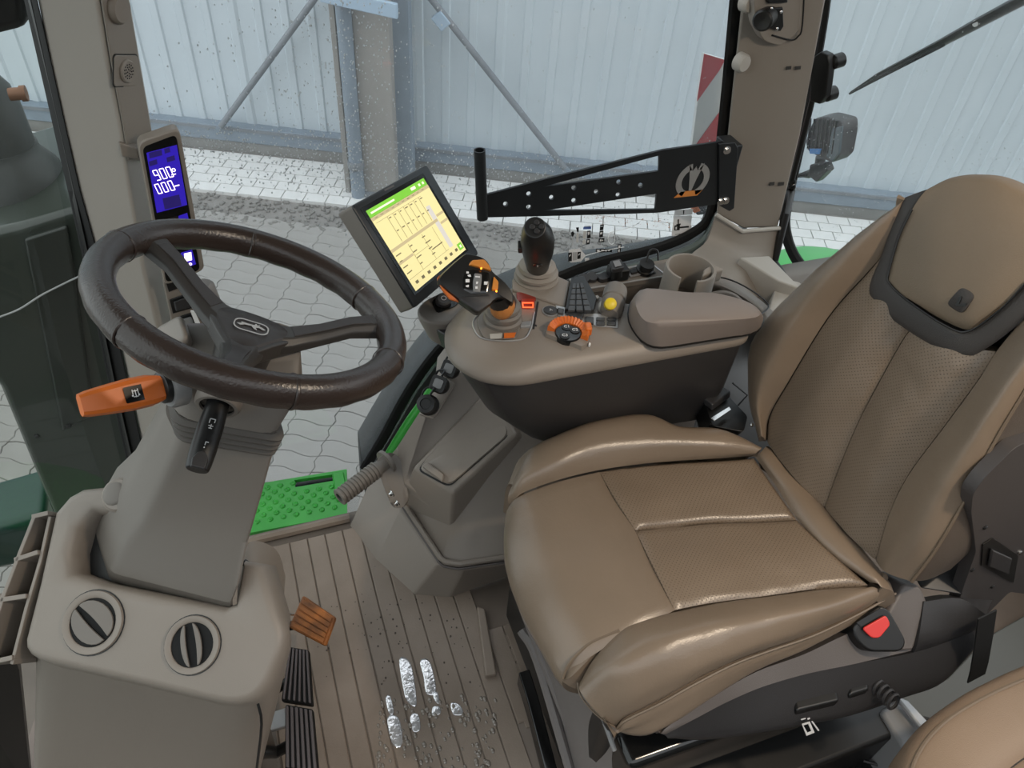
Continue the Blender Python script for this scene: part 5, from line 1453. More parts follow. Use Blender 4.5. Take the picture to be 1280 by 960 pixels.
# arm pad
pb = [(790, 372), (860, 372), (905, 374), (945, 388), (955, 402), (946, 417), (820, 437), (798, 425), (783, 398)]
pt = [(799, 358), (858, 366), (893, 365), (938, 377), (953, 391), (945, 398), (815, 405), (802, 399), (793, 380)]
b0 = [D(*p, .000) for p in pb]; t0 = [D(*p, .055) for p in pt]; cN = sum(t0, V((0, 0, 0))) / 9
rr = [roundpoly(b0, .03, 3), roundpoly([a.lerp(b, .45) + (a - cN) * .03 for a, b in zip(b0, t0)], .03, 3), roundpoly([a.lerp(b, .82) + (a - cN) * .015 for a, b in zip(b0, t0)], .03, 3), roundpoly(t0, .03, 3), roundpoly([cN + (p - cN) * .85 + Z3 * .004 for p in t0], .03, 3)]
MB().loft([[p for p in rr[0]]] + rr[1:]).out('arm_pad', PAD, ARM, sharp=60)
g_ = [cN + (p - cN) * 1.02 for p in roundpoly(b0, .03, 3)]; g_ = [V((p.x, p.y, DZ - .001)) for p in g_]
MB().loft([g_, [p + Z3 * .004 for p in g_]]).out('pad_gap', BLK, ARM)
# keypad
kp = [(708, 392), (715, 357), (726, 354), (742, 380), (739, 392)]
SLK = mat('slate_key', (.05, .053, .057), .4)
deck('keypad_base', [(705, 394), (713, 355), (729, 352), (745, 380), (741, 395)], -.002, .012, BLK)
for r in range(5):
    for c in range(3):
        s0, s1 = .04 + r * .19, .04 + r * .19 + .16; t0_, t1_ = .05 + c * .315, .05 + c * .315 + .27
        L0, L1 = V((715.5, 356, 0)), V((707.5, 392, 0)); R0, R1 = V((728, 354.5, 0)), V((741, 392.5, 0))
        pp_ = lambda s, t: (L0.lerp(L1, s)).lerp(R0.lerp(R1, s), t)
        q = [pp_(s0, t0_), pp_(s0, t1_), pp_(s1, t1_), pp_(s1, t0_)]
        deck('key', [(p.x, p.y) for p in q], .011, .0165, SLK, bev=.001)
# barrel with yellow ring, white lever
ba_, bb2 = D(770, 362, .012), D(763, 392, .006)
MB().lathe([(.0, -.002), (.020, 0), (.0215, .006), (.0215, .03), (.0195, .032), (.0195, .034), (.0215, .036), (.021, .062), (.015, .072), (0, .074)], ba_, bb2 - ba_, 24).out('throttle_barrel', PLC, ARM)
MB().lathe([(.008, -.010), (.0105, -.008), (.0105, .004), (.008, .006)], D(763, 380, .03), V((-.2, -.6, .7)), 18).out('yellow_ring', YEL, ARM)
deck('throttle_cover', [(757, 389), (768, 383), (780, 390), (776, 396), (760, 396)], 0, .016, MPL, bev=.004)
deck('silver_lever', [(747, 385), (754, 379), (757, 384), (752, 393), (747, 391)], 0, .014, PLL, bev=.004)
deck('tan_button', [(739, 375), (746, 371), (750, 374), (743, 378)], 0, .005, PLL)
# buttons along the near row
bq_ = D(688, 390); MB().lathe([(.013, 0), (.013, .004), (.011, .0055), (0, .0045)], bq_, Z3, 24).out('round_button', DPL, ARM)
MB().lathe([(.0145, 0), (.0145, .003), (.013, .003)], bq_, Z3, 24, cap=False).out('button_ring', SLV, ARM)
tf_ = F(bq_ + Z3 * .0048, V((1, 0, 0)), V((0, 1, 0))); text('button_mark', 'A', .009, tf_, LGR, ARM)
deck('button_strip', [(694, 383), (735, 393), (773, 396), (772, 411), (745, 409), (726, 405), (697, 396)], -.001, .003, SLV)
for q in ([(697, 386), (705, 388), (704, 394), (697, 393)], [(708, 388), (730, 395), (727, 402), (708, 394)], [(732, 397), (742, 398), (742, 407), (731, 404)]):
    deck('button', q, .003, .007, SLK)
for x in (745, 759):
    deck('button', [(x, 398), (x + 11, 398.6), (x + 11, 402.3), (x, 402)], .003, .007, SLK); deck('button', [(x, 403.2), (x + 11, 403.6), (x + 11, 408), (x, 407.6)], .003, .007, SLK)
# lit red switch and small keys by the drive lever
deck('switch_glow_patch', [(645, 367), (669, 367), (670, 377), (646, 378)], -.001, .003, mat('red_glow_tint', (.20, .03, .02), .2))  # dark red slab: glow behind the lit switch put into its colour
deck('red_lit_switch', [(651, 377), (668, 377), (668, 386), (652, 386)], -.001, .006, mat('switch_body', (.35, .03, .015), .3))
q = [D(*p, .0062) for p in [(652.5, 378), (667, 378), (667, 385), (653, 385)]]; qi = [D(*p, .0062) for p in [(654, 379.3), (665.5, 379.3), (665.5, 383.7), (654.5, 383.7)]]
mb = MB(); mb.plate(q, [qi], Z3 * .0006); mb.out('switch_light', REDL, ARM, smooth=False)
deck('small_key', [(651, 405), (664, 404), (663, 411), (650, 411)], -.001, .005, SLV)
for q in ([(671, 378), (673.5, 378), (668, 412), (665.5, 412)], [(640, 399), (671, 407), (671, 409), (640, 401)]):
    deck('panel_seam', q, -.001, .0008, DPL, bev=0)
# orange range dial with three dark keys
dc_ = D(709, 424, -.004)
du = (D(735, 420) - D(690, 420)).normalized(); dv = V((-du.y, du.x, 0)); dF = F(dc_, du, dv)
rr_ = (D(734, 420) - dc_).length
outer_ = []; inner_ = []
MB().loft([dF.poly([(rr_ * 1.13 * math.cos(a), rr_ * 1.13 * math.sin(a)) for a in [math.radians(-60 + 6 * k) for k in range(41)]], -.003), dF.poly([(rr_ * 1.05 * math.cos(a), rr_ * 1.05 * math.sin(a)) for a in [math.radians(-60 + 6 * k) for k in range(41)]], .012)]).out('dial_hood', PL, ARM)
mb = MB(); rings = []
for k in range(37):
    a = math.radians(-32 + k * 5.5); rib = .0012 * (1 if k % 2 else -1) if 6 < k < 34 else 0
    ro_ = rr_ * 1.02; ri_ = rr_ * .66
    rings.append([dF.p(ri_ * math.cos(a), ri_ * math.sin(a), .008), dF.p(ri_ * math.cos(a), ri_ * math.sin(a), .017 + rib), dF.p(ro_ * .93 * math.cos(a), ro_ * .93 * math.sin(a), .024 + rib), dF.p(ro_ * math.cos(a), ro_ * math.sin(a), .020), dF.p(ro_ * math.cos(a), ro_ * math.sin(a), .008)])
dial = mb.loft(rings).out('range_dial', ORG_, ARM, sharp=30)
c = dF.p(rr_ * .98, rr_ * .16, .018); MB().box(c, du * .006, dv * .010, Z3 * .009).out('dial_thumb', ORG_, dial, bevel=.004, seg=3)
MB().lathe([(rr_ * .64, .0), (rr_ * .64, .012), (rr_ * .6, .015), (0, .016)], dc_, Z3, 28).out('key_cluster', GBLK, ARM)
for s, ang, m_ in (('C1', 95, 0), ('C2', 20, 0), ('C3', 235, 0)):
    a = math.radians(ang); f = F(dF.p(rr_ * .36 * math.cos(a), rr_ * .36 * math.sin(a), .0156), du, dv)
    MB().lathe([(rr_ * .25, 0), (rr_ * .24, .0015), (0, .0018)], f.o, Z3, 18).out('key', BLK, ARM)
    text('key_mark', s, .0088, F(f.p(0, 0, .0018), du, dv), WHT, ARM)
deck('indicator', [(735, 431), (738, 431), (738, 434), (735, 434)], 0, .006, WHT)

# drive lever
LB = D(628, 402, 0)
DL = thing('drive_lever', 'black multifunction drive lever with orange paddles at the nose of the armrest console', 'lever', LB)
MB().loft([lev_ for lev_ in [[D(*p, z) for p in roundpoly([V((594, 400, 0)), V((606, 386, 0)), V((645, 388, 0)), V((652, 400, 0)), V((646, 424, 0)), V((604, 424, 0))], 8, 3) for p in [(p.x, p.y)]] for z in (-.002, .004)]]).out('base_plate', PLC, DL, bevel=.002)
bx_ = V((-.15, -.2, 1)).normalized()
prof = [(.034, .002), (.034, .010), (.030, .013), (.032, .018), (.032, .024), (.028, .027), (.030, .032), (.029, .037), (.022, .043), (.0, .043)]
mb = MB(); mb.tube(smooth_path([D(*p, .001) for p in [(668, 390), (663, 412), (650, 425), (606, 424), (593, 412), (592, 400), (604, 388)]], 4), .0014, 6); mb.out('plate_outline', SLV, DL)
MB().lathe(prof, LB, Z3, 28).out('boot', PLC, DL, sharp=30)
oc = U(628, 383, z=DZ + .062)
mb = MB(); mb.ball(oc, (.021, 0, 0), (0, .019, 0), (0, 0, .024), 20, 12); mb.out('orange_thumb_base', ORD if False else mat('orange_satin', (.52, .2, .05), .45, bump=.3, bscale=600), DL, sharp=0)
hcn = U(600, 354, z=DZ + .115)
hn = ((EYE - hcn).normalized() + V((.1, 0, .35))).normalized()
HP = (hcn, hn)
H_ = lambda px, py, o=0: U(px, py, pl=HP, off=o)
ho = [H_(*p) for p in [(549, 344), (566, 328), (582, 315), (600, 319), (610, 325), (616, 339), (634, 354), (642, 366), (643, 381), (636, 373), (622, 372), (614, 379), (597, 392), (572, 374), (557, 362), (546, 351)]]
hc0 = sum(ho, V((0, 0, 0))) / len(ho)
hr = roundpoly(ho, .006, 2)
MB().loft([[hc0 + (p - hc0) * .80 - hn * .034 for p in hr], [p - hn * .024 for p in hr], [p - hn * .006 for p in hr], [hc0 + (p - hc0) * .95 for p in hr], [hc0 + (p - hc0) * .6 + hn * .003 for p in hr]]).out('head', BLK, DL, sharp=45)
MB().tube([LB + Z3 * .04, oc, H_(622, 368, -.02)], [.022, .020, .017], 14).out('stem', BLK, DL)


def hpad(name, px, h, m, r=.003, o=0, bev=.0015):
    q = roundpoly([H_(*p, o) for p in px], r, 3); c = sum(q, V((0, 0, 0))) / len(q)
    return MB().loft([[p - hn * .004 for p in q], [p + hn * h * .6 for p in q], [c + (p - c) * .85 + hn * h for p in q]]).out(name, m, DL, bevel=0)


hpad('left_paddle', [(546, 348), (550, 344), (555, 352), (559, 361), (566, 371), (574, 378), (562, 374), (552, 362)], .003, ORG_, .002, -.008)
hpad('top_paddle', [(585, 332), (590, 326), (605, 325), (612, 333), (614, 340), (600, 336)], .007, mat('orange_paddle', (.62, .22, .03), .4), .003, .002)
hpad('side_paddle', [(617, 346), (623, 353), (622, 364), (614, 364)], .006, bpy.data.materials['orange_paddle'], .002, .002)
hpad('lower_shell', [(576, 371), (590, 371), (612, 368), (615, 378), (597, 390), (573, 374)], .003, DPL, .004, .002)
hk = hpad('key_panel', [(581, 340), (592, 337), (611, 341), (612, 352), (609, 367), (590, 368), (578, 362), (578, 350)], .003, GBLK, .003, .002)
hpad('grey_rocker', [(593, 342), (602, 343), (602, 352), (600, 366), (591, 365), (591, 353)], .004, GMT, .002, .004)
for q in ([(583, 339.5), (586, 339.5), (586, 342), (583, 342)], [(584, 344), (588, 343), (589, 346), (586, 346)], [(582, 349), (587, 349), (587, 353), (582, 353)], [(582, 357), (586, 356), (586, 359), (583, 359)], [(605, 352), (610, 352), (609, 356), (605, 356)], [(594, 345), (600, 345.5), (600, 347), (594, 346.5)], [(595, 352), (598, 352), (597, 355), (595, 355)], [(594, 358), (597, 358), (597, 361), (594, 361)]):
    mb = MB(); mb.prism([H_(*p, .009 if q[0][0] > 592 and q[0][0] < 604 else .0056) for p in q], hn * .0004); mb.out('key_icon', WHT, DL, smooth=False)
for p in ((601.5, 335.5), (620.5, 364)):
    mb = MB(); c = H_(*p, .009); mb.ball(c, (.0016, 0, 0), (0, .0016, 0), (0, 0, .0016), 8, 5); mb.out('indicator_light', AMB, DL, sharp=0)
q = [D(*p, .005) for p in [(612, 418), (628, 417), (627, 423), (613, 424)]]; mb = MB(); mb.prism(q, Z3 * .001); mb.out('label_plate', PLL, DL)
q = [D(*p, .005) for p in [(630, 417), (645, 416), (643, 422), (630, 423)]]; mb = MB(); mb.prism(q, Z3 * .001); mb.out('orange_label', ORG_, DL)

# joystick
JB = U(670, 350, z=DZ - .002)
JS = thing('joystick', 'black joystick with four round top buttons on a ribbed beige boot', 'joystick', JB)
deck_q = [D(*p, -.004) for p in [(640, 352), (690, 346), (712, 356), (706, 388), (640, 366)]]
MB().loft([deck_q, [p + Z3 * .008 for p in deck_q]]).out('base_plate', PL, JS, bevel=.003)
prof = [(.042, .0), (.042, .008), (.036, .011), (.040, .015), (.040, .020), (.033, .024), (.036, .028), (.034, .034), (.026, .040), (.0, .040)]
MB().lathe(prof, JB, Z3, 28).out('boot', PLW, JS, sharp=30)
jt = U(671, 284, z=DZ + .175); jb = U(672, 334, z=DZ + .038)
ax_ = (jt - jb); Lj = ax_.length; ax_.normalize()
js_ = ax_.cross((EYE - jb).normalized()).normalized(); jf = js_.cross(ax_)
rings = []
for t, a_, f_, sh_ in ((0, .020, .018, 0), (.06, .021, .019, 0), (.2, .023, .022, 0), (.45, .0275, .026, .001), (.68, .029, .028, .001), (.84, .026, .026, .0), (.94, .021, .021, -.002), (1.0, .0175, .017, -.003)):
    c = jb + ax_ * (Lj * t) - js_ * 0 + js_ * sh_
    rings.append([c + js_ * (a_ * math.cos(2 * math.pi * k / 24)) + jf * (f_ * math.sin(2 * math.pi * k / 24)) for k in range(24)])
rings[-1] = [p + ax_ * (.0 + .004 * (p - jt).dot(jf) / .02 * -1) for p in rings[-1]]
MB().loft(rings).out('grip', BLK, JS, bevel=.002)
tfj = F(jt + ax_ * .0005, js_ if js_.dot(cam.matrix_world.to_3x3() @ V((1, 0, 0))) > 0 else -js_, V((0, 1, .3)))
for x, y in ((-.0075, .0), (.0075, .0), (0, .0075), (0, -.0075)):
    MB().lathe([(.0045, -.001), (.0045, .002), (.0035, .003), (0, .003)], jt + js_ * x + jf * y + ax_ * .0005, ax_, 14).out('top_button', DPL, JS)
c = jb + ax_ * (Lj * .42) + jf * .0255
MB().lathe([(.008, -.003), (.008, .001), (.006, .0015), (0, .0005)], c, jf, 18).out('front_button', GBLK, JS)
f = F(c + jf * .0015, js_, ax_); rpad(MB(), f, .003, .006, .0006, .001, n=1).out('button_mark', LGR, JS, smooth=False)
sdj = js_ if px_of(jb + js_ * .05)[0] < px_of(jb)[0] else -js_
c = jb + ax_ * (Lj * .55) + sdj * .029; MB().box(c, sdj * .004, jf * .008, ax_ * .010).out('side_switch', BLK, JS, bevel=.002)

# monitor
mt = [U(440, 256, z=.90), None, None, None]
k_ = 1.0
M4 = [V((.159, 1.096, .953)), V((.334, 1.295, .901)), V((.413, 1.212, .743)), V((.237, 1.013, .795))]
mo = sum(M4, V((0, 0, 0))) / 4
MF = F(mo, (M4[1] + M4[2]) - (M4[0] + M4[3]), (M4[0] + M4[1]) - (M4[2] + M4[3]))
MPN = (mo, MF.w)
MON = thing('touch_monitor', 'tilted touch screen monitor with a yellow table page and green title bar', 'monitor', MF.p(0, -.1))
m_ = lambda px, py, o=0: U(px, py, pl=MPN, off=o)
ol = roundpoly([m_(*p) for p in [(440, 257), (533, 206), (598, 317), (518, 385)]], .006, 3)
bkq = roundpoly([m_(*p) for p in [(422, 268), (516, 214), (585, 324), (501, 393)]], .010, 3)
cB = sum(ol, V((0, 0, 0))) / len(ol)
bk2 = [U(*p, pl=MPN, off=-.045) for p in [(422, 267), (520, 213), (586, 325), (501, 392)]]
bk3 = [p for p in roundpoly([cB + (q - cB) * 1.0 for q in bk2], .006, 3)]
MB().loft([bk3, [a.lerp(b, .5) + (a.lerp(b, .5) - cB).normalized() * .001 for a, b in zip(bk3, ol)], [p - MF.w * .002 for p in ol]]).out('housing', PLC, MON, sharp=50)
MB().loft([[p - MF.w * .003 for p in ol], [p for p in ol], [cB + (p - cB) * .985 + MF.w * .0015 for p in ol]]).out('bezel', BRK, MON, sharp=50)
S4 = [m_(*p, .0018) for p in [(457, 264), (529, 222.5), (582, 312), (519.5, 364)]]


def sc_(u, v, o=0.0):          # screen coordinates, u right 0..1, v down 0..1
    return S4[0].lerp(S4[1], u).lerp(S4[3].lerp(S4[2], u), v) + MF.w * o


def sbox(u0, v0, u1, v1, m, o, name, par):
    mb = MB(); mb.prism([sc_(u0, v0, o), sc_(u1, v0, o), sc_(u1, v1, o), sc_(u0, v1, o)], MF.w * .0003); return mb.out(name, m, par, smooth=False)


gl_ = MB(); q = [sc_(-.045, -.05, -.0003), sc_(1.04, -.05, -.0003), sc_(1.04, 1.03, -.0003), sc_(-.045, 1.03, -.0003)]
scn = gl_.prism(q, MF.w * .0006).out('screen', GBLK, MON, smooth=False)
sbox(0, .09, 1, 1, SCRN, .0004, 'page', scn); sbox(0, 0, 1, .088, SCRG, .0004, 'title_bar', scn)
sbox(0, .092, 1, .128, SCRT, .0008, 'tab_row', scn)
lines = MB()


def ln(u0, v0, u1, v1): lines.prism([sc_(u0, v0, .0009), sc_(u1, v0, .0009), sc_(u1, v1, .0009), sc_(u0, v1, .0009)], MF.w * .0002)


for i in range(7): ln(.20 + i * .092, .16, .204 + i * .092, .47)
ln(.03, .16, .8, .163)
sbox(0, .48, .84, .515, SCRT, .0008, 'divider_bar', scn); sbox(.78, .30, .85, .86, mat('screen_grey', (.3, .28, .3), .3, emit=(.62, .58, .5), es=.6), .0007, 'grey_column', scn)
sbox(.0, .64, .24, .67, SCRT, .0008, 'row_bar', scn); sbox(.86, .44, 1, .47, SCRT, .0008, 'row_bar', scn); sbox(.86, .54, 1, .57, SCRT, .0008, 'row_bar', scn)
for (a, b, c2, d2) in ((.25, .53, .253, .86), (.5, .53, .503, .86), (.0, .86, .75, .863), (.25, .68, .5, .683), (.52, .74, .72, .752), (.70, .53, .703, .86)): ln(a, b, c2, d2)
random.seed(9)
for i in range(7):
    for j in range(2):
        u = .215 + i * .092; v = .18 + j * .16; ln(u, v, u + .05 * random.uniform(.5, 1), v + .012)
for i in range(12):
    ln(.02 + (i % 3) * .23, .56 + (i // 3) * .075, .02 + (i % 3) * .23 + random.uniform(.04, .1), .572 + (i // 3) * .075)
for i in range(10): ln(.05 + i * .09, .105, .05 + i * .09 + .04, .116)
for i in range(8): ln(.06 + i * .11, .91, .06 + i * .11 + .045, .945)
lines.out('table_lines', SCRD, scn, smooth=False, kind='stuff')
for (a, b, c2, d2) in ((.04, .035, .42, .055), (.72, .025, .80, .06), (.86, .03, .89, .06), (.93, .03, .96, .06)): sbox(a, b, c2, d2, SCRW, .0009, 'title_mark', scn)
sbox(.90, .88, .985, .965, SCRG, .0009, 'home_key', scn); sbox(.93, .905, .96, .94, SCRW, .0013, 'home_mark', scn)
lq = [m_(*p, .0016) for p in [(480, 237), (492, 231), (493, 233), (481, 239)]]; mb = MB(); mb.prism(lq, MF.w * .0003); mb.out('bezel_mark', MPL, MON, smooth=False)
# monitor arm and knob pod below it
MA = thing('monitor_arm', 'grey pod with a black round knob joining the monitor to the console nose', 'bracket', U(560, 395, z=.70))
pd = roundpoly([U(*p, z=.745) for p in [(518, 388), (530, 374), (585, 350), (606, 362), (600, 380), (560, 405), (530, 402)]], .02, 3)
MB().loft([[p + V((.02, .0, -.06)) for p in pd], [p + V((.004, 0, -.02)) for p in pd], pd]).out('pod', PLC, MA, bevel=.006, seg=3)
q = roundpoly([U(*p, z=.7455) for p in [(539, 377), (556, 366), (576, 374), (570, 383), (546, 392)]], .010, 3); MB().loft([[p - Z3 * .004 for p in q], [p + Z3 * .0015 for p in q]]).out('knob_recess', GBLK, MA)
kc = U(554, 378, z=.748); MB().lathe([(.014, -.003), (.014, .010), (.011, .013), (0, .0125)], kc, V((0, -.3, 1)), 20).out('knob', DPL, MA)
f = F(kc + V((0, -.004, .0128)), X3, V((0, 1, .3))); mb = MB(); mb.plate(f.poly(circ(.005, 12)), [f.poly(circ(.0038, 12))], f.w * .0003); mb.out('knob_mark', LGR, MA, smooth=False)
mb = MB(); mb.prism(roundpoly([U(*p, z=.73) for p in [(535, 405), (560, 392), (600, 378), (615, 395), (580, 420), (566, 425)]], .01, 2), V((.01, .01, -.05))); mb.out('charcoal_arm', DPL, MA, bevel=.004)
q = [U(*p, z=.7315) for p in [(577, 401), (588, 388), (592, 392), (582, 402)]]; mb = MB(); mb.prism(q, Z3 * .001); pl0 = mb.out('icon_plate', GBLK, MA)
q = [U(*p, z=.7335) for p in [(582, 397), (587, 393), (588, 395), (584, 398)]]; mb = MB(); mb.prism(q, Z3 * .0004); mb.out('icon', WHT, pl0, smooth=False)

# side ledge, socket strip, cup holder, rear deck
LG = thing('side_ledge', 'beige-grey moulded ledge below the side window behind the armrest console', 'ledge', (.9, 1.25, 0))
e0 = [(612, 428, .53), (640, 398, .56), (705, 356, .585), (770, 337, .59), (822, 326, .595), (866, 322, .60), (910, 345, .585), (962, 385, .56), (990, 420, .54)]
e1 = [(625, 440, .53), (655, 408, .56), (712, 368, .585), (770, 356, .59), (838, 346, .595), (880, 350, .60), (920, 366, .585), (950, 390, .56), (965, 430, .54)]
e2 = [(p[0] + 6, p[1] + 14, p[2] - .05) for p in e1]
e3 = [(p[0] + 10, p[1] + 40, p[2] - .2) for p in e1]
e4 = [(p[0] + 10, p[1] + 90, p[2] - .42) for p in e1]
surf('ledge_moulding', [P3(e0), P3(e1), P3(e2), P3(e3), P3(e4)], PL, LG, nu=4, nv=5, skirt=.01, dirv=(0, -.6, .8))
mb = MB(); mb.tube(smooth_path(P3([(873, 347, .60), (905, 349, .603), (935, 362, .592), (960, 382, .565), (950, 395, .565)], 0, 0, .003), 4), .002, 6); mb.out('trim_seam', DPL, LG)
bq0 = P3([(876, 372, .58), (905, 366, .588), (925, 376, .575), (930, 395, .565)]); mb = MB(); mb.tube(smooth_path(bq0, 4), .006, 8); mb.out('inner_fold', PL, LG)
# rear right storage ledge beside the pillar
sl_ = [U(923, 322, y=1.40), U(962, 320, y=1.42), U(1000, 345, y=1.42), U(1003, 372, y=1.38), U(972, 372, y=1.34), U(972, 350, y=1.36)]
tq = [U(924, 321, z=.47), U(962, 319, z=.47), U(1004, 362, z=.455), U(973, 351, z=.46)]
mb = MB(); mb.loft([[p + V((.0, .03, -.10)) for p in tq], [p + V((0, .004, -.02)) for p in tq], tq]); mb.out('rear_shelf', PLL, LG, bevel=.006, seg=3)
tq = [U(973, 346, z=.43), U(1000, 352, z=.43), U(1045, 395, z=.43), U(1010, 440, z=.40), U(955, 410, z=.40), U(965, 372, z=.42)]
mb = MB(); mb.prism(tq, (0, .02, -.2)); mb.out('rear_corner', PLL, LG, bevel=.006, seg=3)
bkp = [[(900, 440, .50), (960, 400, .50), (1010, 420, .50)], [(880, 500, .40), (940, 490, .40), (1000, 500, .40)], [(860, 560, .25), (950, 580, .25), (1010, 600, .25)]]
surf('lower_panel', [P3(r) for r in bkp], GMT, LG, nu=3, nv=3, skirt=.01)
mb = MB(); mb.tube(P3([(916, 479, .452), (934, 494, .42), (918, 512, .39)]), .002, 6); mb.out('panel_seam', BLK, LG)
# socket strip
st_q = [U(*p, z=.60) for p in [(712, 351), (814, 331), (833, 346), (736, 362)]]
SS = thing('socket_strip', 'silver-edged strip of switches and sockets on the ledge below the window', 'switch panel', st_q[0])
mb = MB(); mb.prism([p - Z3 * .012 for p in st_q], Z3 * .014); mb.out('plate', PLC, SS, bevel=.002)
for a, b in ((0, 1), (1, 2), (2, 3), (3, 0)):
    mb = MB(); mb.tube([st_q[a] + Z3 * .003, st_q[b] + Z3 * .003], .0022, 6); mb.out('silver_edge', SLV, SS)
sF = F(st_q[0] + Z3 * .002, st_q[1] - st_q[0], st_q[0] - st_q[3])
S_ = lambda px, py, dz=.0: U(px, py, z=.602 + dz)
for p, r in (((729, 351), .014), ((739, 349), .014)):
    MB().lathe([(r, 0), (r, .008), (r * .85, .011), (0, .011)], S_(*p), V((0, -.25, 1)), 20).out('round_cap', DPL, SS)
q = [S_(*p, .006) for p in [(745, 346), (757, 340), (763, 349), (751, 352)]]; MB().loft([[p - Z3 * .008 for p in roundpoly(q, .008, 3)], [p + Z3 * .004 for p in roundpoly(q, .008, 3)]]).out('flap_cap', DPL, SS, bevel=.002)
mb = MB(); mb.abox(S_(771, 347) + V((-.022, -.018, 0)), S_(771, 347) + V((.022, .018, .03))); mb.out('connector', BLK, SS, bevel=.005)
q = [S_(*p, .05) for p in [(762, 326), (776, 323), (781, 334), (766, 337)]]; MB().loft([[p - Z3 * .010 for p in roundpoly(q, .006, 3)], roundpoly(q, .006, 3)]).out('connector_cap', DPL, SS, bevel=.003)
q = [S_(*p, .0515) for p in [(766, 327), (774, 325.5), (777, 332), (769, 334)]]; mb = MB(); mb.prism(q, Z3 * .001); mb.out('cap_window', GMT, SS)
mb = MB(); mb.tube([S_(770, 345, .02), S_(770, 333, .045)], .014, 10); mb.out('connector_neck', BLK, SS)
q = [S_(*p, .002) for p in [(783, 340), (797, 337), (801, 344), (788, 347)]]; mb = MB(); mb.prism(q, Z3 * .003); mb.out('rocker_frame', SLV, SS)
q = [S_(*p, .005) for p in [(786, 339), (795, 337), (797, 342), (789, 344)]]; mb = MB(); mb.prism(q, Z3 * .006); mb.out('rocker', BLK, SS, bevel=.002)
c = S_(805, 340); MB().lathe([(.020, 0), (.020, .012), (.016, .014), (.019, .018), (.017, .028), (0, .028)], c, V((0, -.2, 1)), 20).out('strap_cap', BLK, SS)
mb = MB(); mb.tube(smooth_path([c + Z3 * .026, c + V((.01, .01, .05)), c + V((.026, .006, .05)), c + V((.028, -.004, .03))], 4), .0025, 6); mb.out('strap', BLK, SS)
screw(SS, S_(818, 341, .002), Z3, .004, .002, DPL)
# cup holder
cc_ = U(864, 334, z=.665)
CH = thing('cup_holder', 'round beige cup holder with a slot in its wall beside the rear pillar', 'cup holder', cc_ - Z3 * .10)
cs = V((EYE.x - cc_.x, EYE.y - cc_.y, 0)).normalized(); a0 = math.atan2(cs.y, cs.x) + .05
rings = []
for k in range(41):
    a = a0 + math.radians(20) + math.radians(320) * k / 40; d = V((math.cos(a), math.sin(a), 0))
    rings.append([cc_ + d * .049 - Z3 * .095, cc_ + d * .0475 - Z3 * .004, cc_ + d * .049, cc_ + d * .054, cc_ + d * .0555 - Z3 * .004, cc_ + d * .0575 - Z3 * .095])
MB().loft(rings).out('wall', PLW, CH, sharp=50)
MB().lathe([(.05, -.097), (.05, -.09), (0, -.09)], cc_, Z3, 24).out('bottom', PLC, CH)
lip_ = [U(878, 345, z=.655), U(905, 337, z=.655), U(902, 333, z=.66), U(890, 330, z=.662), U(880, 336, z=.66)]
mb = MB(); mb.prism(lip_, (0, 0, -.03)); mb.out('lip', PLW, CH, bevel=.004)

# ================================================================== accessory bracket on the pillar
BY = 1.42
BR = thing('accessory_bracket', 'black steel accessory bracket arm with round holes bolted to the rear pillar', 'bracket', U(905, 230, y=BY))
b_ = lambda px, py: U(px, py, y=BY)
Bz = lambda cx, cy: (580 + cx * .28125, 160 + cy * .28125)
outl = [Bz(*p) for p in [(98, 298), (330, 236), (885, 98), (1040, 76), (1150, 60), (1160, 64), (1150, 335), (1030, 352), (870, 376), (720, 382), (350, 392), (95, 398)]]
h1 = [Bz(*p) for p in [(352, 262), (868, 122), (866, 192)]]; h2 = [Bz(*p) for p in [(352, 368), (856, 292), (850, 362)]]
holes = [h1, h2]
for p in [(185, 338), (288, 293), (288, 352), (389, 309), (488, 266), (488, 323), (588, 283), (688, 240), (685, 297), (785, 255)]:
    c = Bz(*p); holes.append([(c[0] + 3.1 * math.cos(2 * math.pi * k / 12), c[1] + 3.1 * math.sin(2 * math.pi * k / 12)) for k in range(12)])
mb = MB(); mb.plate([b_(*p) for p in outl], [[b_(*p) for p in h] for h in holes], (0, .006, 0)); mb.out('arm_plate', BRK, BR, smooth=False)
fl = [Bz(*p) for p in [(1128, 66), (1200, 60), (1214, 86), (1196, 352), (1175, 366), (1128, 340)]]
mb = MB(); mb.prism([U(*p, y=BY - .001) for p in fl], (0, -.006, 0)); mb.out('end_flange', BRK, BR, bevel=.002)
mb = MB(); mb.box((U(*Bz(1170, 80), y=BY) + U(*Bz(1160, 340), y=BY)) / 2 + V((.01, .035, 0)), (.02, 0, 0), (0, .03, 0), (0, 0, .075)); mb.out('spacer', BRK, BR, bevel=.004)
for p in ((1168, 98), (1140, 326), (1162, 322)):
    c = U(*Bz(*p), y=BY - .007); MB().lathe([(.010, 0), (.010, .002), (.0065, .002), (.0065, .007), (0, .007)], c, (0, -1, 0), 12).out('bolt', STL, BR, sharp=30)
pa_, pb_ = U(*Bz(69, 98), y=BY), U(*Bz(82, 400), y=BY)
mb = MB(); mb.lathe([(.0125, 0), (.0125, (pa_ - pb_).length), (.0095, (pa_ - pb_).length), (.0095, (pa_ - pb_).length - .02)], pb_, pa_ - pb_, 20, cap=False); mb.lathe([(.0125, -.001), (0, -.001)], pb_, pa_ - pb_, 20, cap=False); mb.out('end_tube', BRK, BR)
lgc = U(*Bz(1016, 232), y=BY - .0005)
LF = F(lgc, U(*Bz(1090, 224), y=BY) - U(*Bz(945, 238), y=BY), Z3)
if LF.w.y > 0: LF.w = -LF.w
R_ = (U(*Bz(1090, 224), y=BY) - U(*Bz(945, 238), y=BY)).length / 2
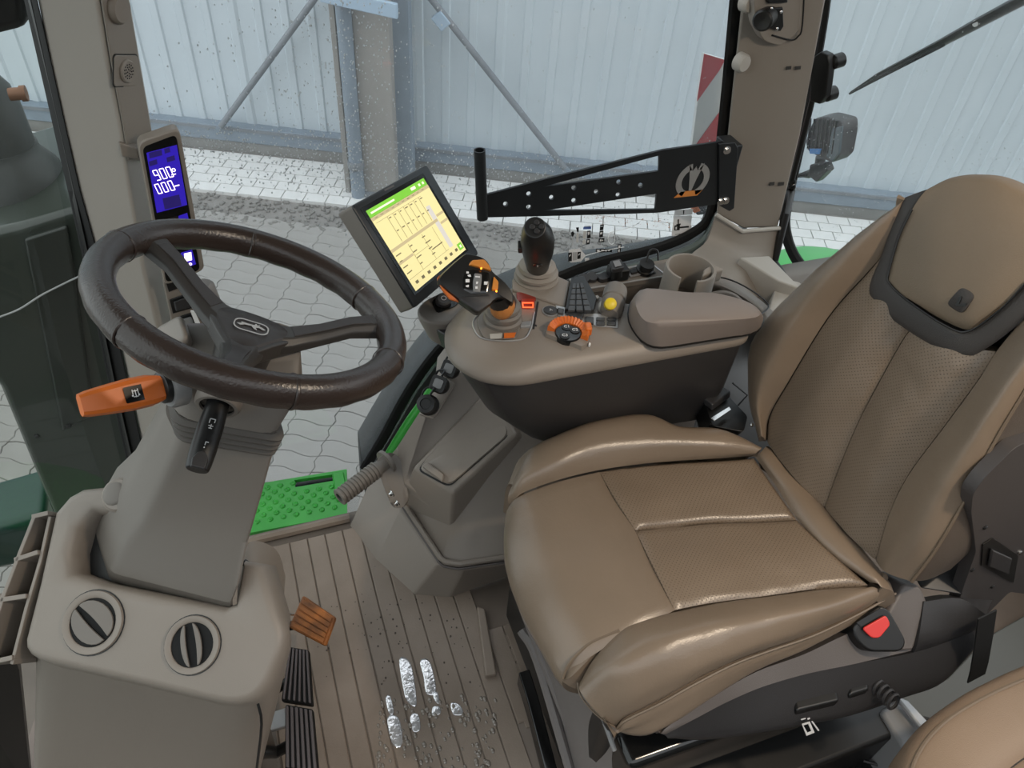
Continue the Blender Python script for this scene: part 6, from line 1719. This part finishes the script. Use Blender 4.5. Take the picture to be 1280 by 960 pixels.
EMB = mat('emblem_steel', (.55, .56, .56), .3, metal=.7)
for a0_, a1_ in ((105, 245), (-65, 75)):
    mb = MB(); q = [(R_ * math.cos(math.radians(a0_ + (a1_ - a0_) * k / 14)), R_ * math.sin(math.radians(a0_ + (a1_ - a0_) * k / 14))) for k in range(15)]
    q2 = [(R_ * .66 * math.cos(math.radians(a0_ + (a1_ - a0_) * k / 14)), R_ * .66 * math.sin(math.radians(a0_ + (a1_ - a0_) * k / 14))) for k in range(15)][::-1]
    mb.plate(LF.poly(q + q2), [], LF.w * .001); mb.out('emblem', EMB, BR, smooth=False)
mb = MB(); mb.plate(LF.poly([(-R_ * .45, R_ * .95), (-R_ * .15, R_ * .55), (0, R_ * .8), (R_ * .15, R_ * .55), (R_ * .45, R_ * .95), (R_ * .22, R_ * .1), (R_ * .08, -R_ * .6), (-R_ * .08, -R_ * .6), (-R_ * .22, R_ * .1)]), [], LF.w * .001); mb.out('emblem', EMB, BR, smooth=False)
mb = MB(); mb.plate(LF.poly([(-R_ * .9, -R_ * .95), (-R_ * .55, -R_ * .62), (R_ * .8, -R_ * .62), (R_ * .55, -R_ * .95)]), [], LF.w * .001); mb.out('emblem_wedge', mat('emblem_orange', (.6, .22, .05), .4), BR, smooth=False)

# stickers inside the side window
SY = WY - .001
STK = thing('control_sticker', 'transparent sticker with black and white lever pictograms low on the side window', 'sticker', U(740, 320, y=SY))


def stick(px, m, name='pictogram', par=STK, y=SY, o=0):
    mb = MB(); mb.prism([U(*p, y=y - o) for p in px], (0, -.0004, 0)); return mb.out(name, m, par, smooth=False)


C7 = lambda x, y: (700 + x * .125, 270 + y * .125)
cq = lambda *pts: [C7(*p) for p in pts]
stick(cq((90, 335), (200, 325), (258, 395), (210, 455), (110, 465), (80, 450)), WHT, 'white_field')
for q in (cq((82, 368), (118, 364), (118, 450), (82, 455)), cq((175, 360), (208, 357), (205, 425), (172, 432))): stick(q, BLK, o=.0006)
stick(cq((128, 362), (168, 360), (165, 440), (128, 445)), LGR, o=.0006)
for q in (cq((90, 395), (108, 380), (110, 390), (92, 410)), cq((182, 385), (200, 372), (200, 380), (184, 395))): stick(q, WHT, o=.0012)
stick(cq((250, 420), (292, 417), (290, 458), (248, 462)), WHT)
for q in (cq((110, 165), (130, 150), (145, 175), (128, 210), (116, 200)), cq((160, 115), (188, 112), (186, 160), (172, 160)), cq((272, 148), (308, 145), (305, 220), (270, 225)), cq((265, 235), (300, 228), (297, 280), (262, 285)), cq((402, 88), (440, 84), (432, 140), (396, 145)), cq((396, 150), (434, 145), (428, 210), (390, 213)), cq((388, 225), (444, 220), (440, 262), (384, 265)), cq((360, 330), (518, 326), (520, 360), (358, 366)), cq((578, 282), (615, 280), (604, 372), (572, 376))): stick(q, BLK)
for q in (cq((278, 160), (298, 158), (296, 180), (280, 190)), cq((272, 245), (290, 242), (288, 262), (274, 268)), cq((406, 100), (432, 97), (430, 105), (405, 108)), cq((402, 165), (424, 160), (420, 180), (400, 185)), cq((400, 235), (412, 232), (412, 252), (398, 255)), cq((420, 235), (434, 240), (420, 252), (416, 245)), cq((370, 338), (395, 337), (395, 355), (370, 357)), cq((410, 338), (435, 336), (435, 344), (410, 346)), cq((455, 337), (465, 337), (465, 355), (455, 355)), cq((480, 337), (505, 335), (490, 352), (482, 350)), cq((585, 295), (605, 293), (600, 320), (583, 318)), cq((582, 335), (598, 333), (596, 360), (580, 360))): stick(q, WHT, o=.0006)
for q in (cq((232, 150), (265, 148), (260, 225), (228, 228)), cq((228, 238), (258, 235), (254, 280), (222, 284)), cq((165, 165), (185, 165), (185, 260), (160, 262))): stick(q, mat('sticker_pale', (.6, .6, .58), .5) if 'sticker_pale' not in bpy.data.materials else bpy.data.materials['sticker_pale'])
stick(cq((235, 110), (312, 104), (310, 130), (232, 133)), mat('sticker_blue', (.10, .18, .5), .5))
stick(cq((240, 100), (305, 96), (305, 104), (240, 108)), WHT); stick(cq((118, 205), (124, 205), (124, 300), (118, 300)), LGR)
mb = MB(); mb.tube([U(*C7(258, 395), y=SY - .001), U(*C7(420, 350), y=SY - .001), U(*C7(640, 310), y=SY - .001)], .001, 6); mb.out('white_line', WHT, STK)
mb = MB(); mb.tube([U(*C7(480, 170), y=SY - .001), U(*C7(720, 110), y=SY - .001), U(*C7(800, 60), y=SY - .001)], .0008, 6); mb.out('white_line', WHT, STK)
mb = MB(); q = [(515 + 34 * math.cos(2 * math.pi * k / 18), 225 + 58 * math.sin(2 * math.pi * k / 18)) for k in range(19)]; mb.tube([U(*C7(*p), y=SY - .001) for p in q], .0008, 6); mb.out('white_circle', WHT, STK)
WL = thing('lever_label', 'white paper label with a black lever pictogram low at the right of the side window', 'sticker', U(852, 280, y=SY))
C6 = lambda x, y: (800 + x * .15625, 240 + y * .15625)
c6 = lambda *pts: [C6(*p) for p in pts]
stick(c6((278, 145), (425, 135), (418, 180), (272, 190)), WHT, 'upper_label', WL); stick(c6((270, 192), (416, 186), (398, 348), (252, 352)), WHT, 'label', WL)
for q in (c6((345, 145), (355, 145), (352, 178), (344, 178)), c6((275, 268), (320, 262), (316, 305), (274, 308)), c6((318, 278), (390, 270), (390, 284), (318, 290)), c6((300, 220), (312, 218), (310, 262), (302, 262)), c6((290, 258), (325, 252), (325, 262), (292, 266)), c6((358, 318), (388, 314), (384, 336), (360, 338)), c6((280, 338), (335, 333), (335, 337), (280, 341))): stick(q, BLK, 'pictogram', WL, o=.0006)
stick(c6((284, 280), (296, 278), (294, 298), (284, 300)), WHT, 'pictogram', WL, o=.0012)

# pillar details: caps, camera socket, slots
cp_ = U(927, 78, y=BYF - .0); MB()
mb = MB(); mb.lathe([(.021, -.01), (.021, .006), (.017, .012), (0, .013)], cp_, V((.25, -1, 0)), 22); tag(mb.out('round_plug', PLL), 'round beige plug on the rear pillar midway above the black bracket', 'plug')
cp2 = U(935, 3, y=BYF - .0); mb = MB(); mb.lathe([(.021, -.01), (.021, .006), (.017, .012), (0, .013)], cp2, V((.25, -1, 0)), 22); tag(mb.out('round_plug', PLL), 'round beige plug at the very top edge of the rear pillar', 'plug')
CS = thing('pillar_socket', 'black round socket with screws in a recess at the top of the rear pillar', 'socket', U(965, 22, y=1.47))
q = [U(*p, y=1.468) for p in [(940, -60), (1006, -60), (1000, 36), (990, 48), (975, 58), (955, 52), (944, 30)]]
mb = MB(); mb.prism(roundpoly(q, .015, 3), (0, .03, 0)); mb.out('cover', PLW, CS, bevel=.005)
pts = [U(*p, y=1.466) for p in [(1007, -60), (1003, 30), (997, 46), (988, 50), (965, 44)]]; mb = MB(); mb.tube(smooth_path(pts, 4), .002, 6); mb.out('cover_seam', BLK, CS)
q = [U(*p, y=1.466) for p in [(958, 10), (977, 8), (978, 32), (974, 38), (958, 34)]]; mb = MB(); mb.prism(q, (0, -.006, 0)); mb.out('flange', BLK, CS, bevel=.002)
c = U(955, 24, y=1.455); MB().lathe([(.022, -.03), (.022, .012), (.018, .016), (0, .014)], c, V((-.75, -.65, .0)), 22).out('barrel', BLK, CS)
for p in ((964, 11), (976, 15), (971, 36)): screw(CS, U(*p, y=1.459), (0, -1, 0), .0035, .002)
mb = MB(); mb.prism([U(*p, y=1.468) for p in [(955, -10), (982, -12), (982, 2), (957, 3)]], (0, -.01, 0)); mb.out('upper_switch', BLK, CS, bevel=.003)
SLF = mat('slot_dark', (.03, .028, .026), .6)
for (x, y) in ((983, 83), (962, 228)):
    for dx, wv2 in ((0, 6), (11, 7)):
        q = [U(*p, y=1.4765) for p in [(x + dx, y), (x + dx + wv2, y - .6), (x + dx + wv2 - .6, y + 3.4), (x + dx - .6, y + 4)]]
        mb = MB(); mb.prism(q, (0, -.0012, 0)); mb.out('vent_slot', SLF, bp, smooth=False)

# rear window hardware: latch, bar, gas strut
BAR = thing('window_latch_bar', 'black latch bar with a hinge block running down beside the rear window', 'latch', gx(975, 360))
hp = lambda px, py, o=-.14: gx(px, py, o)
mb = MB(); mb.tube([hp(1022, 100), hp(985, 245)], .0075, 10); mb.out('upper_rod', BLK, BAR)
mb = MB(); mb.tube([hp(991, 225), hp(988, 240), hp(982, 268, -.2), hp(968, 330, -.24)], [.009, .013, .012, .0085], 12); mb.out('lower_rod', BLK, BAR)
mb = MB(); mb.tube([hp(968, 328, -.24), hp(980, 346, -.25), hp(977, 366, -.26)], [.010, .011, .010], 10); mb.out('foot', BLK, BAR)
c = hp(990, 233); mb = MB(); mb.ball(c, (.011, 0, 0), (0, .011, 0), (0, 0, .014), 14, 8); mb.out('ball_joint', GBLK, BAR)
HB = [hp(*p) for p in [(1026, 68), (1034, 62), (1043, 66), (1045, 78), (1040, 118), (1032, 128), (1020, 124), (1021, 90)]]
gn = V((1, .05, .17)).normalized()
mb = MB(); mb.prism(HB, gn * -.02); mb.out('hinge_block', BLK, BAR, bevel=.004)
for p in ((1047, 76), (1038, 117)):
    MB().lathe([(.017, -.012), (.017, .012), (.012, .016), (0, .016)], hp(*p, -.13), -gn, 18).out('knob', BLK, BAR)
# work lamp outside the rear window
lc = gx(1035, 175, .16)
ud = gx(1070, 175, .16) - lc; ud.normalize()
LMP = thing('work_lamp', 'black finned work lamp outside the rear window next to the pillar', 'lamp', lc - Z3 * .07)
def lp(px, py, o=.16): return gx(px, py, o)
body = [lp(*p) for p in [(1012, 160), (1018, 148), (1030, 146), (1052, 152), (1053, 165), (1048, 196), (1040, 204), (1030, 200), (1010, 190), (1006, 178)]]
mb = MB(); mb.prism(roundpoly(body, .01, 2), gn * .06); mb.out('body', DPL, LMP, bevel=.006)
for k in range(7):
    a, b = lp(1013 + k * 5.5, 148.5 + k * .3, .157), lp(1010 + k * 5, 186 + k * 1.0, .157)
    mb = MB(); mb.tube([a, a.lerp(b, .5), b], .004, 6); mb.out('fin', BLK, LMP)
q = [lp(*p, .155) for p in [(1040, 160), (1052, 158), (1048, 192), (1040, 202), (1032, 196)]]; mb = MB(); mb.prism(q, gn * .01); mb.out('lens', mat('lamp_lens', (.10, .13, .15), .1, spec=.8), LMP, bevel=.003)
q = [lp(*p, .153) for p in [(1012, 186), (1026, 186), (1024, 193), (1012, 192)]]; mb = MB(); mb.prism(q, gn * .004); mb.out('blue_marking', mat('lamp_blue', (.05, .22, .55), .4), LMP)
mb = MB(); mb.tube([lp(1026, 196, .20), lp(1024, 212, .20), lp(1010, 218, .19), lp(990, 221, .14), U(972, 226, y=1.60)], [.016, .018, .014, .010, .010], 10); mb.out('stem', BLK, LMP)
mb = MB(); mb.prism([lp(*p, .17) for p in [(1012, 206), (1030, 204), (1034, 214), (1020, 228), (1010, 220)]], gn * .03); mb.out('clamp', BLK, LMP, bevel=.004)
# wiper arm
wpth = [gx(*p, .05) for p in [(1064, 115), (1100, 93), (1180, 52), (1230, 25), (1300, -12), (1400, -66)]]
WI = thing('wiper_arm', 'long black wiper arm reaching diagonally across the outside of the rear window', 'wiper', wpth[0])
mb = MB(); mb.tube(wpth, [.004, .011, .016, .019, .021, .021], 8, flat=.5); mb.out('arm', BLK, WI)
mb = MB(); mb.tube([gx(*p, .035) for p in [(1062, 117), (1105, 94), (1180, 56)]], [.003, .0045, .004], 6); mb.out('blade', RUB, WI)
c = gx(1220, 29, .036); MB().lathe([(.007, 0), (.007, .003), (0, .003)], c, -gn, 12).out('rivet', WHT, WI); c = gx(1241, 15, .036); MB().lathe([(.004, 0), (.004, .003), (0, .003)], c, -gn, 12).out('rivet', STL, WI)
# green rear fender bulge seen through the rear window
gf = gx(1020, 335, .35)
mb = MB(); mb.ball(gf + V((.05, -.1, -.10)), (.30, 0, 0), (0, .34, 0), (0, 0, .13), 28, 14)
tag(mb.out('green_fender', mat('pale_green_paint', (.07, .38, .10), .4), sharp=0), 'rounded green fender top outside the rear window behind the backrest', 'fender')
# red and white hazard board outside
HZ = 1.98
HBD = thing('hazard_board', 'red and white striped warning board outside the side window by the rear pillar', 'sign', U(890, 240, y=HZ))
hz = lambda pts, o=0: [U(*p, y=HZ - o) for p in pts]
mb = MB(); mb.prism(hz([(880, 67), (935, 83), (935, 205), (865, 181)]), (0, .012, 0)); mb.out('board', mat('board_white', (.62, .64, .63), .5), HBD)
pq = U(930, 120, y=HZ + .012)
mb = MB(); mb.tube([V((pq.x, pq.y + .02, pq.z + .1)), V((pq.x, pq.y + .02, GZ))], .016, 10); mb.out('post', BLK, HBD)
RDB = mat('board_red', (.50, .05, .06), .5)
for q in ([(880, 67), (906, 75), (899, 88), (871, 127)], [(899, 140), (935, 90), (935, 205), (890, 190), (869, 182)]):
    mb = MB(); mb.prism(hz(q, .001), (0, -.001, 0)); mb.out('red_stripe', RDB, HBD, smooth=False)
TLP = thing('tail_lamp', 'small orange and dark tail lamp outside below the black bracket', 'lamp', U(870, 266, y=1.9))
mb = MB(); mb.prism([U(*p, y=1.9) for p in [(867, 258), (884, 255), (886, 268), (872, 270)]], (0, .05, 0)); mb.out('housing', DPL, TLP, bevel=.006)
mb = MB(); mb.prism([U(*p, y=1.895) for p in [(865, 259), (873, 258), (876, 264), (868, 267)]], (0, .02, 0)); mb.out('lens', ORG_, TLP, bevel=.003)
# dead leaves along the kerb
mb = MB(); random.seed(21)
for i in range(160):
    px, py = random.choice([(752, 273), (772, 275), (815, 278), (745, 271), (830, 282), (600, 250)]); px += random.gauss(0, 9); py += random.gauss(0, 3)
    p = U(px, py, z=GZ + .012); s = random.uniform(.008, .02); a = random.uniform(0, 6.3)
    d = V((math.cos(a), math.sin(a), random.uniform(-.3, .3))) * s; e = V((-math.sin(a), math.cos(a), random.uniform(-.3, .5))) * s * .6
    mb.prism([p - d, p - e, p + d, p + e], (0, 0, .001))
mb.out('fallen_leaves', mat('dry_leaf', (.32, .16, .09), .8), ground, smooth=False, kind='stuff')
# dome lamp in the roof
DM = thing('dome_lamp', 'warm dome lamp in the cab headliner above the seat', 'lamp', (1.0, .06, 1.85))
MB().lathe([(.05, 0), (.05, .012), (.045, .016)], (1.0, .06, 1.845), Z3, 24).out('bezel', PL, DM)
MB().lathe([(.043, 0), (.04, -.006), (0, -.008)], (1.0, .06, 1.85), Z3, 24).out('lens', emitter('dome_light', (1, .8, .6), 25), DM)
la = bpy.data.lights.new('dome_bulb', 'AREA'); la.shape = 'DISK'; la.size = .08; la.energy = 7; la.color = (1, .82, .62)
lo2 = bpy.data.objects.new('dome_bulb', la); COL.objects.link(lo2); lo2.parent = DM; lo2.location = (0, 0, -.012)
